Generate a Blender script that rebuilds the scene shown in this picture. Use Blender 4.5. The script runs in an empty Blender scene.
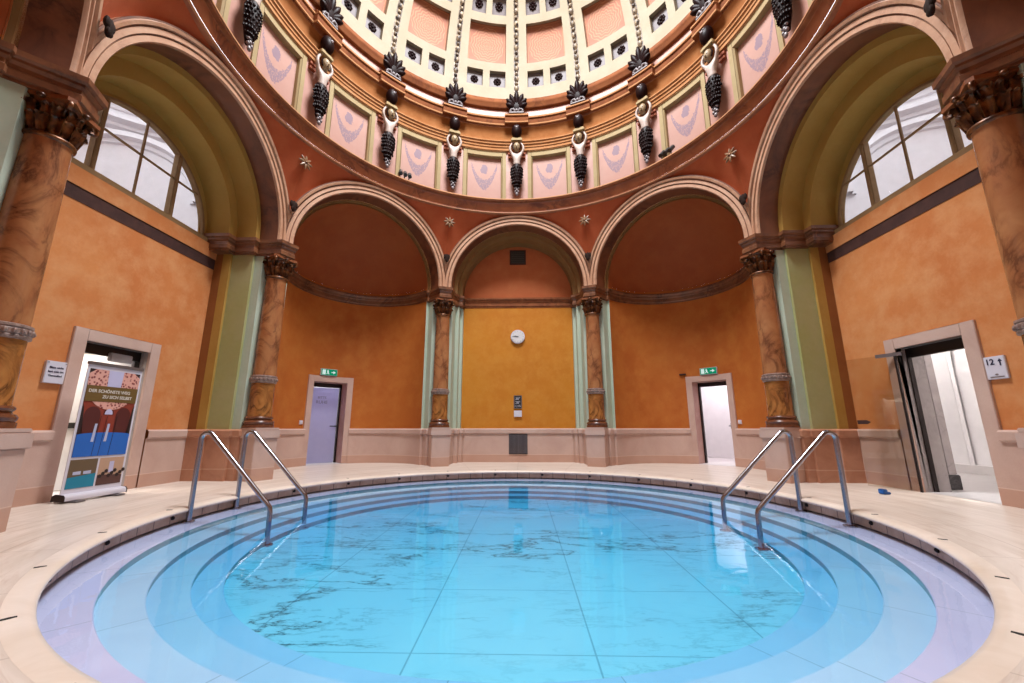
import bpy, bmesh, math, random
from mathutils import Vector, Matrix
random.seed(7)
S = 5.3                       # metres per plan unit (radius of the ring of columns)
PI = math.pi
scn = bpy.context.scene
COL = scn.collection
def D(a): return math.radians(a)

# ------------------------------------------------------------------ materials
GAIN = .78
def lin(c):
    def f(v):
        v /= 255.0
        return v/12.92 if v <= .04045 else ((v+.055)/1.055)**2.4
    return (f(c[0])*GAIN, f(c[1])*GAIN, f(c[2])*GAIN, 1)

class N:
    """tiny node-tree writer"""
    def __init__(s, name):
        s.m = bpy.data.materials.new(name); s.m.use_nodes = True
        s.t = s.m.node_tree; s.t.nodes.clear()
        s.out = s.n('ShaderNodeOutputMaterial')
    def n(s, t, **k):
        x = s.t.nodes.new(t)
        for a, b in k.items(): setattr(x, a, b)
        return x
    def l(s, a, b): s.t.links.new(a, b)
    def v(s, sock, val):
        if hasattr(val, 'is_output'): s.l(val, sock)
        else: sock.default_value = val
    def coord(s, scale=(1, 1, 1), kind='Object', rot=(0, 0, 0)):
        tc = s.n('ShaderNodeTexCoord'); mp = s.n('ShaderNodeMapping')
        mp.inputs['Scale'].default_value = scale; mp.inputs['Rotation'].default_value = rot
        s.l(tc.outputs[kind], mp.inputs[0]); return mp.outputs[0]
    def noise(s, vec, scale, detail=4, rough=.55, dist=0):
        x = s.n('ShaderNodeTexNoise'); s.l(vec, x.inputs['Vector'])
        x.inputs['Scale'].default_value = scale; x.inputs['Detail'].default_value = detail
        x.inputs['Roughness'].default_value = rough; x.inputs['Distortion'].default_value = dist
        return x.outputs[0]
    def ramp(s, f, stops):
        r = s.n('ShaderNodeValToRGB'); s.l(f, r.inputs[0]); e = r.color_ramp.elements
        while len(e) < len(stops): e.new(.5)
        for i, (p, c) in enumerate(stops):
            e[i].position = p; e[i].color = c if isinstance(c, tuple) and len(c) == 4 else lin(c) if isinstance(c, tuple) else (c, c, c, 1)
        return r.outputs[0]
    def math(s, op, a, b=0.0, c=0.0):
        x = s.n('ShaderNodeMath', operation=op)
        s.v(x.inputs[0], a); s.v(x.inputs[1], b); s.v(x.inputs[2], c); return x.outputs[0]
    def mix(s, f, a, b, mode='MIX'):
        x = s.n('ShaderNodeMix', data_type='RGBA', blend_type=mode)
        s.v(x.inputs['Factor'], f)
        A = [i for i in x.inputs if i.name == 'A' and i.type == 'RGBA'][0]; B = [i for i in x.inputs if i.name == 'B' and i.type == 'RGBA'][0]
        s.v(A, a if hasattr(a, 'is_output') else (a if len(a) == 4 else lin(a))); s.v(B, b if hasattr(b, 'is_output') else (b if len(b) == 4 else lin(b)))
        return [o for o in x.outputs if o.type == 'RGBA'][0]
    def sep(s, vec):
        x = s.n('ShaderNodeSeparateXYZ'); s.l(vec, x.inputs[0]); return x.outputs
    def bump(s, h, strength=.2, dist=.01):
        b = s.n('ShaderNodeBump'); s.l(h, b.inputs['Height']); b.inputs['Strength'].default_value = strength
        b.inputs['Distance'].default_value = dist; return b.outputs[0]
    def pbr(s, col, rough=.6, metal=0., spec=.5, normal=None, **k):
        p = s.n('ShaderNodeBsdfPrincipled')
        s.v(p.inputs['Base Color'], col if hasattr(col, 'is_output') else (col if len(col) == 4 else lin(col)))
        s.v(p.inputs['Roughness'], rough); s.v(p.inputs['Metallic'], metal); s.v(p.inputs['Specular IOR Level'], spec)
        for a, b in k.items(): s.v(p.inputs[a], b)
        if normal is not None: s.l(normal, p.inputs['Normal'])
        s.l(p.outputs[0], s.out.inputs[0]); return p

def plain(name, c, rough=.6, metal=0., spec=.5):
    n = N(name); f = n.noise(n.coord(), 6, 3)
    c2 = tuple(max(0, v*.93) for v in c)
    n.pbr(n.mix(f, c, c2), rough, metal, spec); return n.m

def plaster(name, c1, c2, c3, sc=.9, rough=.75, spec=.3):
    n = N(name); co = n.coord()
    a = n.ramp(n.noise(co, sc, 5, .6, .4), [(.34, 0), (.68, 1)])
    b = n.ramp(n.noise(co, sc*3.7, 5, .65), [(.42, 0), (.75, 1)])
    fine = n.noise(co, sc*40, 3, .6)
    col = n.mix(b, n.mix(a, c1, c2), c3)
    col = n.mix(n.math('MULTIPLY', fine, .22), col, tuple(v*.72 for v in c1))
    n.pbr(col, rough, 0, spec, n.bump(n.noise(co, sc*30, 4), .12, .01)); return n.m

def marble(name, c1, c2, vein, sc=2., veins=.6, rough=.35, stretch=(1, 1, 1), rot=(0, 0, 0), spec=.5, vw=1.):
    n = N(name); co = n.coord(stretch, rot=rot)
    base = n.mix(n.ramp(n.noise(co, sc*1.3, 6, .6, .8), [(.32, 0), (.7, 1)]), c1, c2)
    w = n.noise(co, sc*.8, 7, .62, 1.4)
    r = n.math('ABSOLUTE', n.math('SUBTRACT', w, .5))
    v = n.ramp(r, [(0.0, 1.0), (.018*vw, .55), (.06*vw, 0.0)])
    m = n.ramp(n.noise(co, sc*.6, 2), [(.4, 0), (.62, 1)])
    col = n.mix(n.math('MULTIPLY', n.math('MULTIPLY', v, m), veins), base, vein)
    n.pbr(col, rough, 0, spec); return n.m

M = {}
M['orange'] = plaster('orange_plaster', (228, 148, 86), (212, 124, 66), (234, 166, 110), .75)
M['niche'] = plaster('niche_plaster', (204, 116, 44), (190, 100, 36), (212, 130, 56), .6)
M['apse'] = plaster('half_dome_plaster', (184, 96, 48), (174, 86, 42), (190, 104, 54), .6)
M['yellow'] = plaster('yellow_plaster', (222, 142, 38), (210, 126, 32), (226, 152, 56), .8)
M['lunette'] = plaster('lunette_plaster', (206, 114, 66), (198, 104, 58), (212, 124, 74), .7)
M['spandrel'] = plaster('spandrel_plaster', (200, 98, 56), (188, 88, 48), (206, 108, 64), .7)
M['ochre'] = plaster('ochre_paint', (190, 148, 70), (182, 140, 64), (196, 156, 80), .5)
M['rim'] = plaster('rim_paint', (150, 108, 60), (142, 100, 54), (156, 114, 66), .5)
M['reveal'] = plaster('reveal_paint', (156, 96, 48), (146, 88, 42), (160, 102, 52), .6)
M['olive'] = plaster('olive_paint', (182, 176, 126), (178, 178, 112), (190, 184, 138), .3)
M['green'] = plaster('pale_green_paint', (200, 212, 190), (194, 206, 180), (206, 216, 198), .5)
M['strip'] = plaster('dark_strip_stone', (78, 48, 42), (66, 40, 36), (92, 58, 50), 2)
M['archm'] = marble('pink_arch_marble', (222, 178, 148), (202, 152, 120), (158, 104, 80), 2.2, .6, .4)
M['soffit'] = marble('brown_soffit_marble', (144, 88, 58), (112, 64, 42), (72, 38, 28), 1.3, .8, .45, vw=1.6)
M['impost'] = marble('brown_impost_marble', (146, 92, 58), (112, 66, 42), (66, 36, 24), 3, .9, .4, vw=1.5)
M['band'] = marble('cornice_marble', (164, 98, 56), (138, 74, 40), (84, 40, 24), 2.6, .6, .6, spec=.25)
M['bandr'] = marble('frieze_marble', (184, 108, 66), (154, 82, 50), (92, 44, 30), 2.2, .8, .35, vw=1.5)
M['fillet'] = plain('light_fillet', (206, 148, 104), .7, 0, .2)
M['corn'] = marble('orange_brown_cornice_marble', (136, 80, 44), (112, 60, 32), (70, 34, 20), 2.6, .6, .8, spec=.12)
M['thinfillet'] = plain('thin_light_fillet', (176, 124, 82), .8, 0, .12)
M['archi'] = plaster('architrave_marble', (190, 134, 88), (178, 120, 74), (198, 146, 102), 1.4, .85, .1)
M['lampleaf'] = plain('dark_bronze_leaf', (50, 34, 28), .8, 0, .1)
M['cove'] = plaster('golden_cove', (152, 96, 52), (142, 86, 44), (162, 108, 64), 1.2, .85, .1)
M['pinkwall'] = marble('pink_drum_marble', (190, 142, 126), (180, 128, 112), (158, 104, 88), 2, .4, .5)
M['cream'] = plaster('cream_stucco', (172, 150, 106), (166, 142, 98), (180, 160, 118), .6, .7)
M['domew'] = plaster('dome_stucco', (160, 147, 124), (155, 142, 117), (166, 154, 133), .6, .7)
M['brownfill'] = plaster('console_brown', (170, 92, 60), (156, 80, 52), (180, 104, 72), 2)
M['statue_dark'] = marble('dark_bronze_enamel', (30, 12, 12), (22, 8, 9), (60, 40, 38), 9, .3, .4, spec=.06)
M['statue_light'] = plaster('white_statue_stone', (190, 172, 162), (180, 160, 150), (200, 184, 174), 3, .5)
M['statue_tan'] = plaster('tan_statue_stone', (160, 138, 104), (146, 122, 90), (170, 148, 116), 4, .5)
M['silver'] = marble('silvered_relief', (140, 128, 130), (112, 100, 104), (44, 32, 36), 14, .8, .4)
M['plate'] = plain('grey_coffer_back', (116, 106, 108), .6)
M['lampblack'] = plain('black_lamp_metal', (24, 20, 20), .4)
M['steel'] = None
M['white'] = plain('white_paint', (244, 240, 240), .6)
M['signwhite'] = plain('white_sign_plastic', (236, 232, 244), .4)
M['ink'] = plain('dark_blue_ink', (34, 30, 66), .6)
M['black'] = plain('black_ink', (22, 20, 24), .6)
M['darkmetal'] = plain('dark_metal', (52, 42, 40), .4, .6)
M['greymetal'] = plain('grey_metal', (150, 146, 150), .35, .7)
M['vent'] = plain('dark_grille', (70, 60, 62), .5)
M['black_hole'] = plain('deep_shadow_slot', (20, 16, 15), .8)
M['bluewedge'] = plain('blue_rubber', (24, 92, 168), .5)
M['winframe'] = plaster('window_wood', (156, 122, 82), (144, 110, 72), (164, 130, 90), 2)
M['court'] = plain('white_courtyard_stucco', (240, 236, 240), .8)
M['pillargrey'] = marble('grey_marble', (180, 170, 168), (160, 150, 150), (120, 110, 112), 2.5, .5, .4)
M['blackstone'] = marble('black_stone', (50, 46, 48), (36, 32, 34), (110, 104, 106), 6, .5, .4)

def mk_steel():
    n = N('brushed_steel'); f = n.noise(n.coord((1, 1, .1)), 30, 3)
    n.pbr(n.mix(f, (196, 196, 206), (168, 168, 180)), .24, 1.0); return n.m
M['steel'] = mk_steel()

def mk_dado():
    n = N('pink_dado_stone'); co = n.coord(); x = n.sep(co)
    col = n.mix(n.ramp(n.noise(co, 1.4, 6, .6, .6), [(.3, 0), (.7, 1)]), (228, 198, 184), (208, 174, 160))
    col = n.mix(n.math('MULTIPLY', n.noise(co, 60, 2), .25), col, (176, 138, 124))
    line = n.math('LESS_THAN', n.math('ABSOLUTE', n.math('SUBTRACT', x[2], .05*S)), .007)
    col = n.mix(n.math('MULTIPLY', line, .8), col, (240, 214, 196))
    low = n.math('LESS_THAN', x[2], .05*S)
    col = n.mix(n.math('MULTIPLY', low, .5), col, (204, 152, 124))
    n.pbr(col, .38, 0, .5); return n.m
M['dado'] = mk_dado()
def mk_dado_brown():
    n = N('brown_dado_stone'); co = n.coord(); x = n.sep(co)
    col = n.mix(n.ramp(n.noise(co, 2.4, 6, .65, 1.0), [(.3, 0), (.7, 1)]), (208, 152, 122), (182, 124, 96))
    line = n.math('LESS_THAN', n.math('ABSOLUTE', n.math('SUBTRACT', x[2], .05*S)), .007)
    col = n.mix(n.math('MULTIPLY', line, .8), col, (224, 186, 160))
    n.pbr(col, .35, 0, .5); return n.m
M['dadob'] = mk_dado_brown()

M['colm'] = marble('column_shaft_marble', (196, 130, 68), (160, 94, 46), (66, 34, 20), 3.2, .95, .25, (1, 1, .7), (.8, .5, 0), vw=1.5)
M['colup'] = marble('column_upper_marble', (196, 134, 88), (166, 100, 62), (88, 48, 34), 2.6, .9, .25, (1, 1, .6), (.9, .5, 0), vw=1.5)
M['colbase'] = marble('column_base_bronze', (136, 80, 50), (110, 60, 36), (54, 28, 20), 5, .6, .25)
M['collar'] = marble('carved_collar_stone', (176, 150, 138), (140, 112, 102), (60, 40, 36), 16, .9, .4)
M['pedestal'] = M['dado']
def mk_capital():
    n = N('gilded_bronze_capital'); co = n.coord()
    f = n.ramp(n.noise(co, 14, 4), [(.42, 0), (.66, 1)])
    n.pbr(n.mix(f, (74, 40, 22), (150, 92, 46)), .35, .35, .5); return n.m
M['capital'] = mk_capital()

def mk_deck():
    n = N('cream_deck_marble'); co = n.coord((1, 1, 1)); x = n.sep(co)
    rr = n.math('SQRT', n.math('ADD', n.math('MULTIPLY', x[0], x[0]), n.math('MULTIPLY', x[1], x[1])))
    an = n.math('ARCTAN2', x[0], x[1])
    comb = n.n('ShaderNodeCombineXYZ'); n.l(n.math('MULTIPLY', an, 1.6), comb.inputs[0]); n.l(n.math('MULTIPLY', rr, 3.2), comb.inputs[1])
    f = n.ramp(n.noise(comb.outputs[0], 1.5, 6, .62, 1.0), [(.3, 0), (.7, 1)])
    col = n.mix(f, (.73, .64, .57, 1), (.56, .47, .395, 1))
    g = n.ramp(n.noise(comb.outputs[0], 4.0, 5, .65, 1.2), [(.5, 0), (.78, 1)])
    col = n.mix(n.math('MULTIPLY', g, .55), col, (180, 142, 116))
    # radial joints every 15 degrees and one ring joint
    j = n.math('ABSOLUTE', n.math('SUBTRACT', n.math('FRACT', n.math('ADD', n.math('MULTIPLY', an, 24/(2*PI)), 100.0)), .5))
    jl = n.math('LESS_THAN', n.math('MULTIPLY', n.math('SUBTRACT', .5, j), n.math('MULTIPLY', rr, 2*PI/24)), .006)
    jl2 = n.math('LESS_THAN', n.math('ABSOLUTE', n.math('SUBTRACT', rr, .87*S)), .006)
    col = n.mix(n.math('MULTIPLY', n.math('MAXIMUM', jl, jl2), .35), col, (150, 120, 100))
    n.pbr(col, .3, 0, .5); return n.m
M['deck'] = mk_deck()
def mk_coping():
    n = N('worn_coping_marble'); co = n.coord(); x = n.sep(co)
    f = n.ramp(n.noise(co, 1.6, 6, .65, .8), [(.32, 0), (.7, 1)])
    col = n.mix(f, (.80, .70, .62, 1), (.64, .53, .43, 1))
    an = n.math('ARCTAN2', x[0], x[1])
    j = n.math('FRACT', n.math('ADD', n.math('MULTIPLY', an, 96/(2*PI)), 100.5))
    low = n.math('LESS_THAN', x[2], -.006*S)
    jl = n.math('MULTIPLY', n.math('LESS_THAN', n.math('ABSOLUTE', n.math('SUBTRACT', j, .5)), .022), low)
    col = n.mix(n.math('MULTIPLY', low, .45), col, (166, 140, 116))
    col = n.mix(n.math('MULTIPLY', jl, .6), col, (84, 64, 50))
    n.pbr(col, .3, 0, .5); return n.m
M['coping'] = mk_coping()

def mk_rimtile():
    n = N('worn_rim_tiles'); co = n.coord(); x = n.sep(co)
    col = n.mix(n.ramp(n.noise(co, 2.2, 6, .65, .8), [(.32, 0), (.7, 1)]), (196, 172, 152), (150, 120, 96))
    an = n.math('ARCTAN2', x[0], x[1])
    j = n.math('FRACT', n.math('ADD', n.math('MULTIPLY', an, 96/(2*PI)), 100.5))
    jl = n.math('LESS_THAN', n.math('ABSOLUTE', n.math('SUBTRACT', j, .5)), .03)
    col = n.mix(n.math('MULTIPLY', jl, .75), col, (70, 52, 42))
    n.pbr(col, .35, 0, .4); return n.m
M['rimtile'] = mk_rimtile()

def mk_pool():
    n = N('pool_marble'); co = n.coord(); x = n.sep(co)
    b = n.mix(n.ramp(n.noise(co, 1.0, 5, .6, .5), [(.3, 0), (.7, 1)]), (.86, .88, .90, 1), (.78, .82, .87, 1))
    # dark wandering veins, long in x
    vc = n.coord((.42, 1.25, 1)); w = n.noise(vc, .95, 9, .66, .22)
    r = n.math('ABSOLUTE', n.math('SUBTRACT', w, .52))
    v = n.ramp(r, [(0., 1.), (.0035, .75), (.008, .22), (.022, 0.)])
    m = n.ramp(n.noise(n.coord((.7, 1, 1)), .75, 3, .6), [(.36, 0), (.52, 1)])
    col = n.mix(n.math('MULTIPLY', n.math('MULTIPLY', v, m), .92), b, (40, 62, 58))
    w2 = n.noise(vc, 1.9, 8, .66, .2); r2 = n.math('ABSOLUTE', n.math('SUBTRACT', w2, .5))
    v2 = n.ramp(r2, [(0., .5), (.006, .2), (.02, 0.)])
    col = n.mix(n.math('MULTIPLY', n.math('MULTIPLY', v2, m), .8), col, (80, 110, 108))
    def grid(c, off, per, wd):
        f = n.math('FRACT', n.math('ADD', n.math('DIVIDE', n.math('SUBTRACT', c, off*S), per*S), 50.5))
        return n.math('LESS_THAN', n.math('ABSOLUTE', n.math('SUBTRACT', f, .5)), wd/(per*S))
    g = n.math('MAXIMUM', grid(x[0], -.115, .227, .006), grid(x[1], -.107, .199, .005))
    vo = n.n('ShaderNodeTexVoronoi'); n.l(n.coord(), vo.inputs['Vector']); vo.inputs['Scale'].default_value = 1.5
    col = n.mix(n.math('MULTIPLY', n.math('LESS_THAN', vo.outputs['Distance'], .028), .7), col, (60, 80, 90))
    col = n.mix(n.math('MULTIPLY', g, .42), col, (60, 104, 130))
    # small specks (inlets) in a loose grid
    n.pbr(col, .4, 0, .3); return n.m
M['pool'] = mk_pool()
def mk_step(nm, ca, cb):
    n = N(nm); co = n.coord(); x = n.sep(co)
    f = n.ramp(n.noise(co, 1.4, 6, .6, .8), [(.3, 0), (.7, 1)])
    col = n.mix(f, ca, cb)
    an = n.math('ARCTAN2', x[0], x[1])
    j = n.math('FRACT', n.math('ADD', n.math('MULTIPLY', an, 20/(2*PI)), 100.2))
    jl = n.math('LESS_THAN', n.math('ABSOLUTE', n.math('SUBTRACT', j, .5)), .0035)
    col = n.mix(n.math('MULTIPLY', jl, .45), col, (90, 110, 140))
    n.pbr(col, .4, 0, .3); return n.m
M['step'] = mk_step('top_step_marble', (.66, .61, .83, 1), (.58, .53, .75, 1))
M['step2'] = mk_step('pool_step_marble', (.70, .73, .90, 1), (.62, .655, .83, 1))
M['riser'] = marble('shade_tinted_riser_marble', (96, 186, 196), (78, 168, 182), (60, 120, 130), 2, .4)  # step marble with the risers' shade put into a darker teal colour

def mk_water():
    n = N('clear_pool_water')
    co = n.coord()
    h = n.math('ADD', n.math('MULTIPLY', n.noise(co, 3.0, 2), 1.0), n.math('MULTIPLY', n.noise(co, 11, 2), .25))
    nb = n.bump(h, .10, .02)
    geo = n.n('ShaderNodeNewGeometry')
    dot = n.n('ShaderNodeVectorMath', operation='DOT_PRODUCT'); n.l(geo.outputs['Normal'], dot.inputs[0]); n.l(geo.outputs['Incoming'], dot.inputs[1])
    c = n.math('SUBTRACT', 1.0, n.math('ABSOLUTE', dot.outputs['Value']))
    F = n.math('ADD', .02, n.math('MULTIPLY', .98, n.math('POWER', c, 5.0)))
    tr = n.n('ShaderNodeBsdfTransparent'); tr.inputs[0].default_value = (.97, .99, 1, 1)
    gl = n.n('ShaderNodeBsdfGlossy'); gl.inputs['Roughness'].default_value = .03; n.l(nb, gl.inputs['Normal'])
    mx = n.n('ShaderNodeMixShader'); n.l(F, mx.inputs[0]); n.l(tr.outputs[0], mx.inputs[1]); n.l(gl.outputs[0], mx.inputs[2])
    n.l(mx.outputs[0], n.out.inputs['Surface'])
    va = n.n('ShaderNodeVolumeAbsorption'); va.inputs['Color'].default_value = (.0, .80, .985, 1); va.inputs['Density'].default_value = WATER_DENS
    n.l(va.outputs[0], n.out.inputs['Volume']); return n.m
WATER_DENS = 1.65
M['water'] = mk_water()

def mk_glass(name, tint=(.93, .95, .95), f0=.05):
    n = N(name)
    geo = n.n('ShaderNodeNewGeometry')
    dot = n.n('ShaderNodeVectorMath', operation='DOT_PRODUCT'); n.l(geo.outputs['Normal'], dot.inputs[0]); n.l(geo.outputs['Incoming'], dot.inputs[1])
    c = n.math('SUBTRACT', 1.0, n.math('ABSOLUTE', dot.outputs['Value']))
    F = n.math('ADD', f0, n.math('MULTIPLY', 1-f0, n.math('POWER', c, 5.0)))
    tr = n.n('ShaderNodeBsdfTransparent'); tr.inputs[0].default_value = (*tint, 1)
    gl = n.n('ShaderNodeBsdfGlossy'); gl.inputs['Roughness'].default_value = .02
    mx = n.n('ShaderNodeMixShader'); n.l(F, mx.inputs[0]); n.l(tr.outputs[0], mx.inputs[1]); n.l(gl.outputs[0], mx.inputs[2])
    n.l(mx.outputs[0], n.out.inputs['Surface']); return n.m
M['glass'] = mk_glass('window_glass')
M['doorglass'] = mk_glass('door_glass', (.90, .89, .86), .04)
def mk_frost():
    n = N('frosted_glass'); f = n.noise(n.coord(), 8, 2)
    d = n.n('ShaderNodeBsdfDiffuse'); t = n.n('ShaderNodeBsdfTranslucent')
    c = n.mix(f, (226, 222, 246), (214, 210, 240)); n.l(c, d.inputs[0]); n.l(c, t.inputs[0])
    mx = n.n('ShaderNodeMixShader'); mx.inputs[0].default_value = .6
    n.l(d.outputs[0], mx.inputs[1]); n.l(t.outputs[0], mx.inputs[2]); n.l(mx.outputs[0], n.out.inputs[0]); return n.m
M['frost'] = mk_frost()
def mk_emit(name, c, st):
    n = N(name); e = n.n('ShaderNodeEmission'); e.inputs[0].default_value = lin(c); e.inputs[1].default_value = st
    n.l(e.outputs[0], n.out.inputs[0]); return n.m
M['exitgreen'] = mk_emit('lit_exit_green', (20, 165, 120), 1.0)
M['exitwhite'] = mk_emit('lit_exit_white', (225, 245, 240), 1.3)

def mk_rosettepanel():
    """pink coffer back with concentric filigree (UV)"""
    n = N('pink_filigree_panel'); tc = n.n('ShaderNodeTexCoord'); x = n.sep(tc.outputs['UV'])
    u = n.math('SUBTRACT', x[0], .5); v = n.math('SUBTRACT', x[1], .5)
    r = n.math('SQRT', n.math('ADD', n.math('MULTIPLY', u, u), n.math('MULTIPLY', v, v)))
    a = n.math('ARCTAN2', u, v)
    pet = n.math('MULTIPLY', n.math('SINE', n.math('MULTIPLY', a, 12.0)), .018)
    ring = n.math('SINE', n.math('MULTIPLY', n.math('ADD', r, pet), 92.0))
    inside = n.math('LESS_THAN', r, .44)
    edge = n.math('LESS_THAN', n.math('ABSOLUTE', n.math('SUBTRACT', n.math('MAXIMUM', n.math('ABSOLUTE', u), n.math('ABSOLUTE', v)), .465)), .012)
    f = n.math('MAXIMUM', n.math('MULTIPLY', n.math('GREATER_THAN', ring, .25), inside), edge)
    nz = n.noise(n.coord(), 9, 3)
    base = n.mix(nz, (160, 98, 70), (150, 86, 60))
    n.pbr(n.mix(n.math('MULTIPLY', f, .5), base, (196, 140, 100)), .6, 0, .4); return n.m
M['filigree'] = mk_rosettepanel()
def mk_garlandpanel():
    n = N('pink_panel_with_lilac_garland'); tc = n.n('ShaderNodeTexCoord'); x = n.sep(tc.outputs['UV'])
    nz = n.noise(tc.outputs['UV'], 16, 4, .7)
    u = n.math('SUBTRACT', x[0], .5); v = x[1]
    curve = n.math('ADD', .40, n.math('MULTIPLY', n.math('MULTIPLY', u, u), 3.2))
    d = n.math('ABSOLUTE', n.math('SUBTRACT', v, curve))
    wid = n.math('SUBTRACT', .115, n.math('MULTIPLY', n.math('ABSOLUTE', u), .16))
    g = n.math('MULTIPLY', n.math('LESS_THAN', n.math('ADD', d, n.math('MULTIPLY', n.math('SUBTRACT', nz, .5), .16)), wid), n.math('LESS_THAN', n.math('ABSOLUTE', u), .36))
    lace = n.math('GREATER_THAN', n.noise(tc.outputs['UV'], 34, 3, .6), .46); g = n.math('MULTIPLY', g, n.math('ADD', .35, n.math('MULTIPLY', .65, lace)))
    du = n.math('SQRT', n.math('ADD', n.math('MULTIPLY', u, u), n.math('POWER', n.math('SUBTRACT', v, .74), 2.0)))
    g2 = n.math('LESS_THAN', n.math('ADD', du, n.math('MULTIPLY', n.math('SUBTRACT', nz, .5), .15)), .10)
    base = n.mix(n.noise(n.coord(), 5, 4), (190, 148, 134), (180, 134, 120))
    n.pbr(n.mix(n.math('MULTIPLY', n.math('MAXIMUM', g, g2), .8), base, (124, 104, 124)), .6, 0, .4); return n.m
M['garland'] = mk_garlandpanel()
def mk_rib():
    n = N('carved_rib_stone'); x = n.sep(n.coord()); f = n.noise(n.coord(), 11, 4, .6)
    n.pbr(n.ramp(f, [(.40, (40, 28, 26)), (.5, (104, 88, 72)), (.64, (160, 140, 112))]), .5, 0, .4); return n.m
M['rib'] = mk_rib()

# ------------------------------------------------------------------ mesh builder (plan units in, metres out)
class MB:
    def __init__(s): s.v = []; s.f = []; s.uv = {}
    def add(s, vs, fs):
        b = len(s.v); s.v += [tuple(v) for v in vs]; s.f += [tuple(b+i for i in f) for f in fs]; return b
    def quad(s, a, b, c, d, uv=None):
        s.add([a, b, c, d], [(0, 1, 2, 3)])
        if uv: s.uv[len(s.f)-1] = uv
    def grid(s, P, closeu=False, closev=False):
        nu, nv = len(P), len(P[0]); b = len(s.v)
        for r in P: s.v += [tuple(p) for p in r]
        for i in range(nu if closeu else nu-1):
            for j in range(nv if closev else nv-1):
                i2, j2 = (i+1) % nu, (j+1) % nv
                s.f.append((b+i*nv+j, b+i2*nv+j, b+i2*nv+j2, b+i*nv+j2))
    def box(s, x0, x1, y0, y1, z0, z1, T=None):
        vs = [Vector((x, y, z)) for x in (x0, x1) for y in (y0, y1) for z in (z0, z1)]
        if T is not None: vs = [T @ v for v in vs]
        s.add(vs, [(0, 1, 3, 2), (4, 6, 7, 5), (0, 4, 5, 1), (2, 3, 7, 6), (0, 2, 6, 4), (1, 5, 7, 3)])
    def prism(s, poly, z0, z1, T=None):
        n = len(poly); vs = [Vector((x, y, z0)) for x, y in poly]+[Vector((x, y, z1)) for x, y in poly]
        if T is not None: vs = [T @ v for v in vs]
        s.add(vs, [tuple(range(n))[::-1], tuple(range(n, 2*n))]+[(i, (i+1) % n, n+(i+1) % n, n+i) for i in range(n)])
    def lathe(s, prof, n=32, a0=0., a1=360., c=(0, 0), cap=False):
        full = abs(a1-a0-360) < 1e-6; m = n if full else n+1; P = []
        for i in range(m):
            a = D(a0+(a1-a0)*i/n); P.append([(c[0]+r*math.sin(a), c[1]+r*math.cos(a), z) for r, z in prof])
        s.grid(P, closeu=full)
        if cap:
            for k in (0, -1): s.add([p[k] for p in P], [tuple(range(m))])
    def arch(s, prof, zc, z0=None, n=48):
        """prof: (radius, depth y); revolved over a half circle about (0, zc), with straight legs to z0"""
        P = []
        if z0 is not None: P.append([(r, d, z0) for r, d in prof])
        for i in range(n+1):
            a = PI*i/n; P.append([(r*math.cos(a), d, zc+r*math.sin(a)) for r, d in prof])
        if z0 is not None: P.append([(-r, d, z0) for r, d in prof])
        s.grid(P)
    def sweep(s, path, sec, side=1):
        """path (x,y) list, sec (offset, z); offset to the left of travel * side"""
        n = len(path); P = []
        for i, p in enumerate(path):
            def nrm(a, b):
                dx, dy = b[0]-a[0], b[1]-a[1]; L = math.hypot(dx, dy) or 1; return (-dy/L*side, dx/L*side)
            ns = []
            if i > 0: ns.append(nrm(path[i-1], p))
            if i < n-1: ns.append(nrm(p, path[i+1]))
            mx, my = sum(q[0] for q in ns)/len(ns), sum(q[1] for q in ns)/len(ns); L2 = max(mx*mx+my*my, .12)
            P.append([(p[0]+mx/L2*o, p[1]+my/L2*o, z) for o, z in sec])
        s.grid(P)
    def tube(s, pts, rad, n=12, cap=True):
        pts = [Vector(p) for p in pts]; rad = rad if isinstance(rad, (list, tuple)) else [rad]*len(pts)
        P = []; up = None
        for i, p in enumerate(pts):
            t = (pts[min(i+1, len(pts)-1)]-pts[max(i-1, 0)]).normalized()
            if up is None: up = t.orthogonal().normalized()
            up = (up-t*up.dot(t)).normalized(); w = t.cross(up)
            P.append([p+(up*math.cos(2*PI*k/n)+w*math.sin(2*PI*k/n))*rad[i] for k in range(n)])
        s.grid(P, closev=True)
        if cap: s.add(P[0], [tuple(range(n))]); s.add(P[-1], [tuple(range(n))])
    def loft(s, rings, n=16, cap=True):
        """rings: (cx,cy,cz,rx,ry)"""
        P = [[(c[0]+c[3]*math.cos(2*PI*k/n), c[1]+c[4]*math.sin(2*PI*k/n), c[2]) for k in range(n)] for c in rings]
        s.grid(P, closev=True)
        if cap: s.add(P[0], [tuple(range(n))]); s.add(P[-1], [tuple(range(n))])
    def ball(s, c, rx, ry, rz, n=14, m=9):
        s.loft([(c[0], c[1], c[2]-rz*math.cos(PI*i/m), max(rx*math.sin(PI*i/m), 1e-5), max(ry*math.sin(PI*i/m), 1e-5)) for i in range(m+1)], n)
    def cyl(s, a, b, r, n=16): s.tube([a, b], r, n)
    def build(s, name, mats, parent=None, smooth=35, clip=None, bevel=0, weld=True):
        me = bpy.data.meshes.new(name)
        me.from_pydata([(x*S, y*S, z*S) for x, y, z in s.v], [], s.f)
        if s.uv:
            ul = me.uv_layers.new(name='UVMap')
            for fi, uvs in s.uv.items():
                for li, uv in zip(me.polygons[fi].loop_indices, uvs): ul.data[li].uv = uv
        bm = bmesh.new(); bm.from_mesh(me)
        if weld: bmesh.ops.remove_doubles(bm, verts=bm.verts, dist=1e-5)
        if clip:
            for co, no in clip:
                bmesh.ops.bisect_plane(bm, geom=bm.verts[:]+bm.edges[:]+bm.faces[:], dist=1e-5, plane_co=co, plane_no=no, clear_outer=True)
        bmesh.ops.recalc_face_normals(bm, faces=bm.faces)
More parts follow.
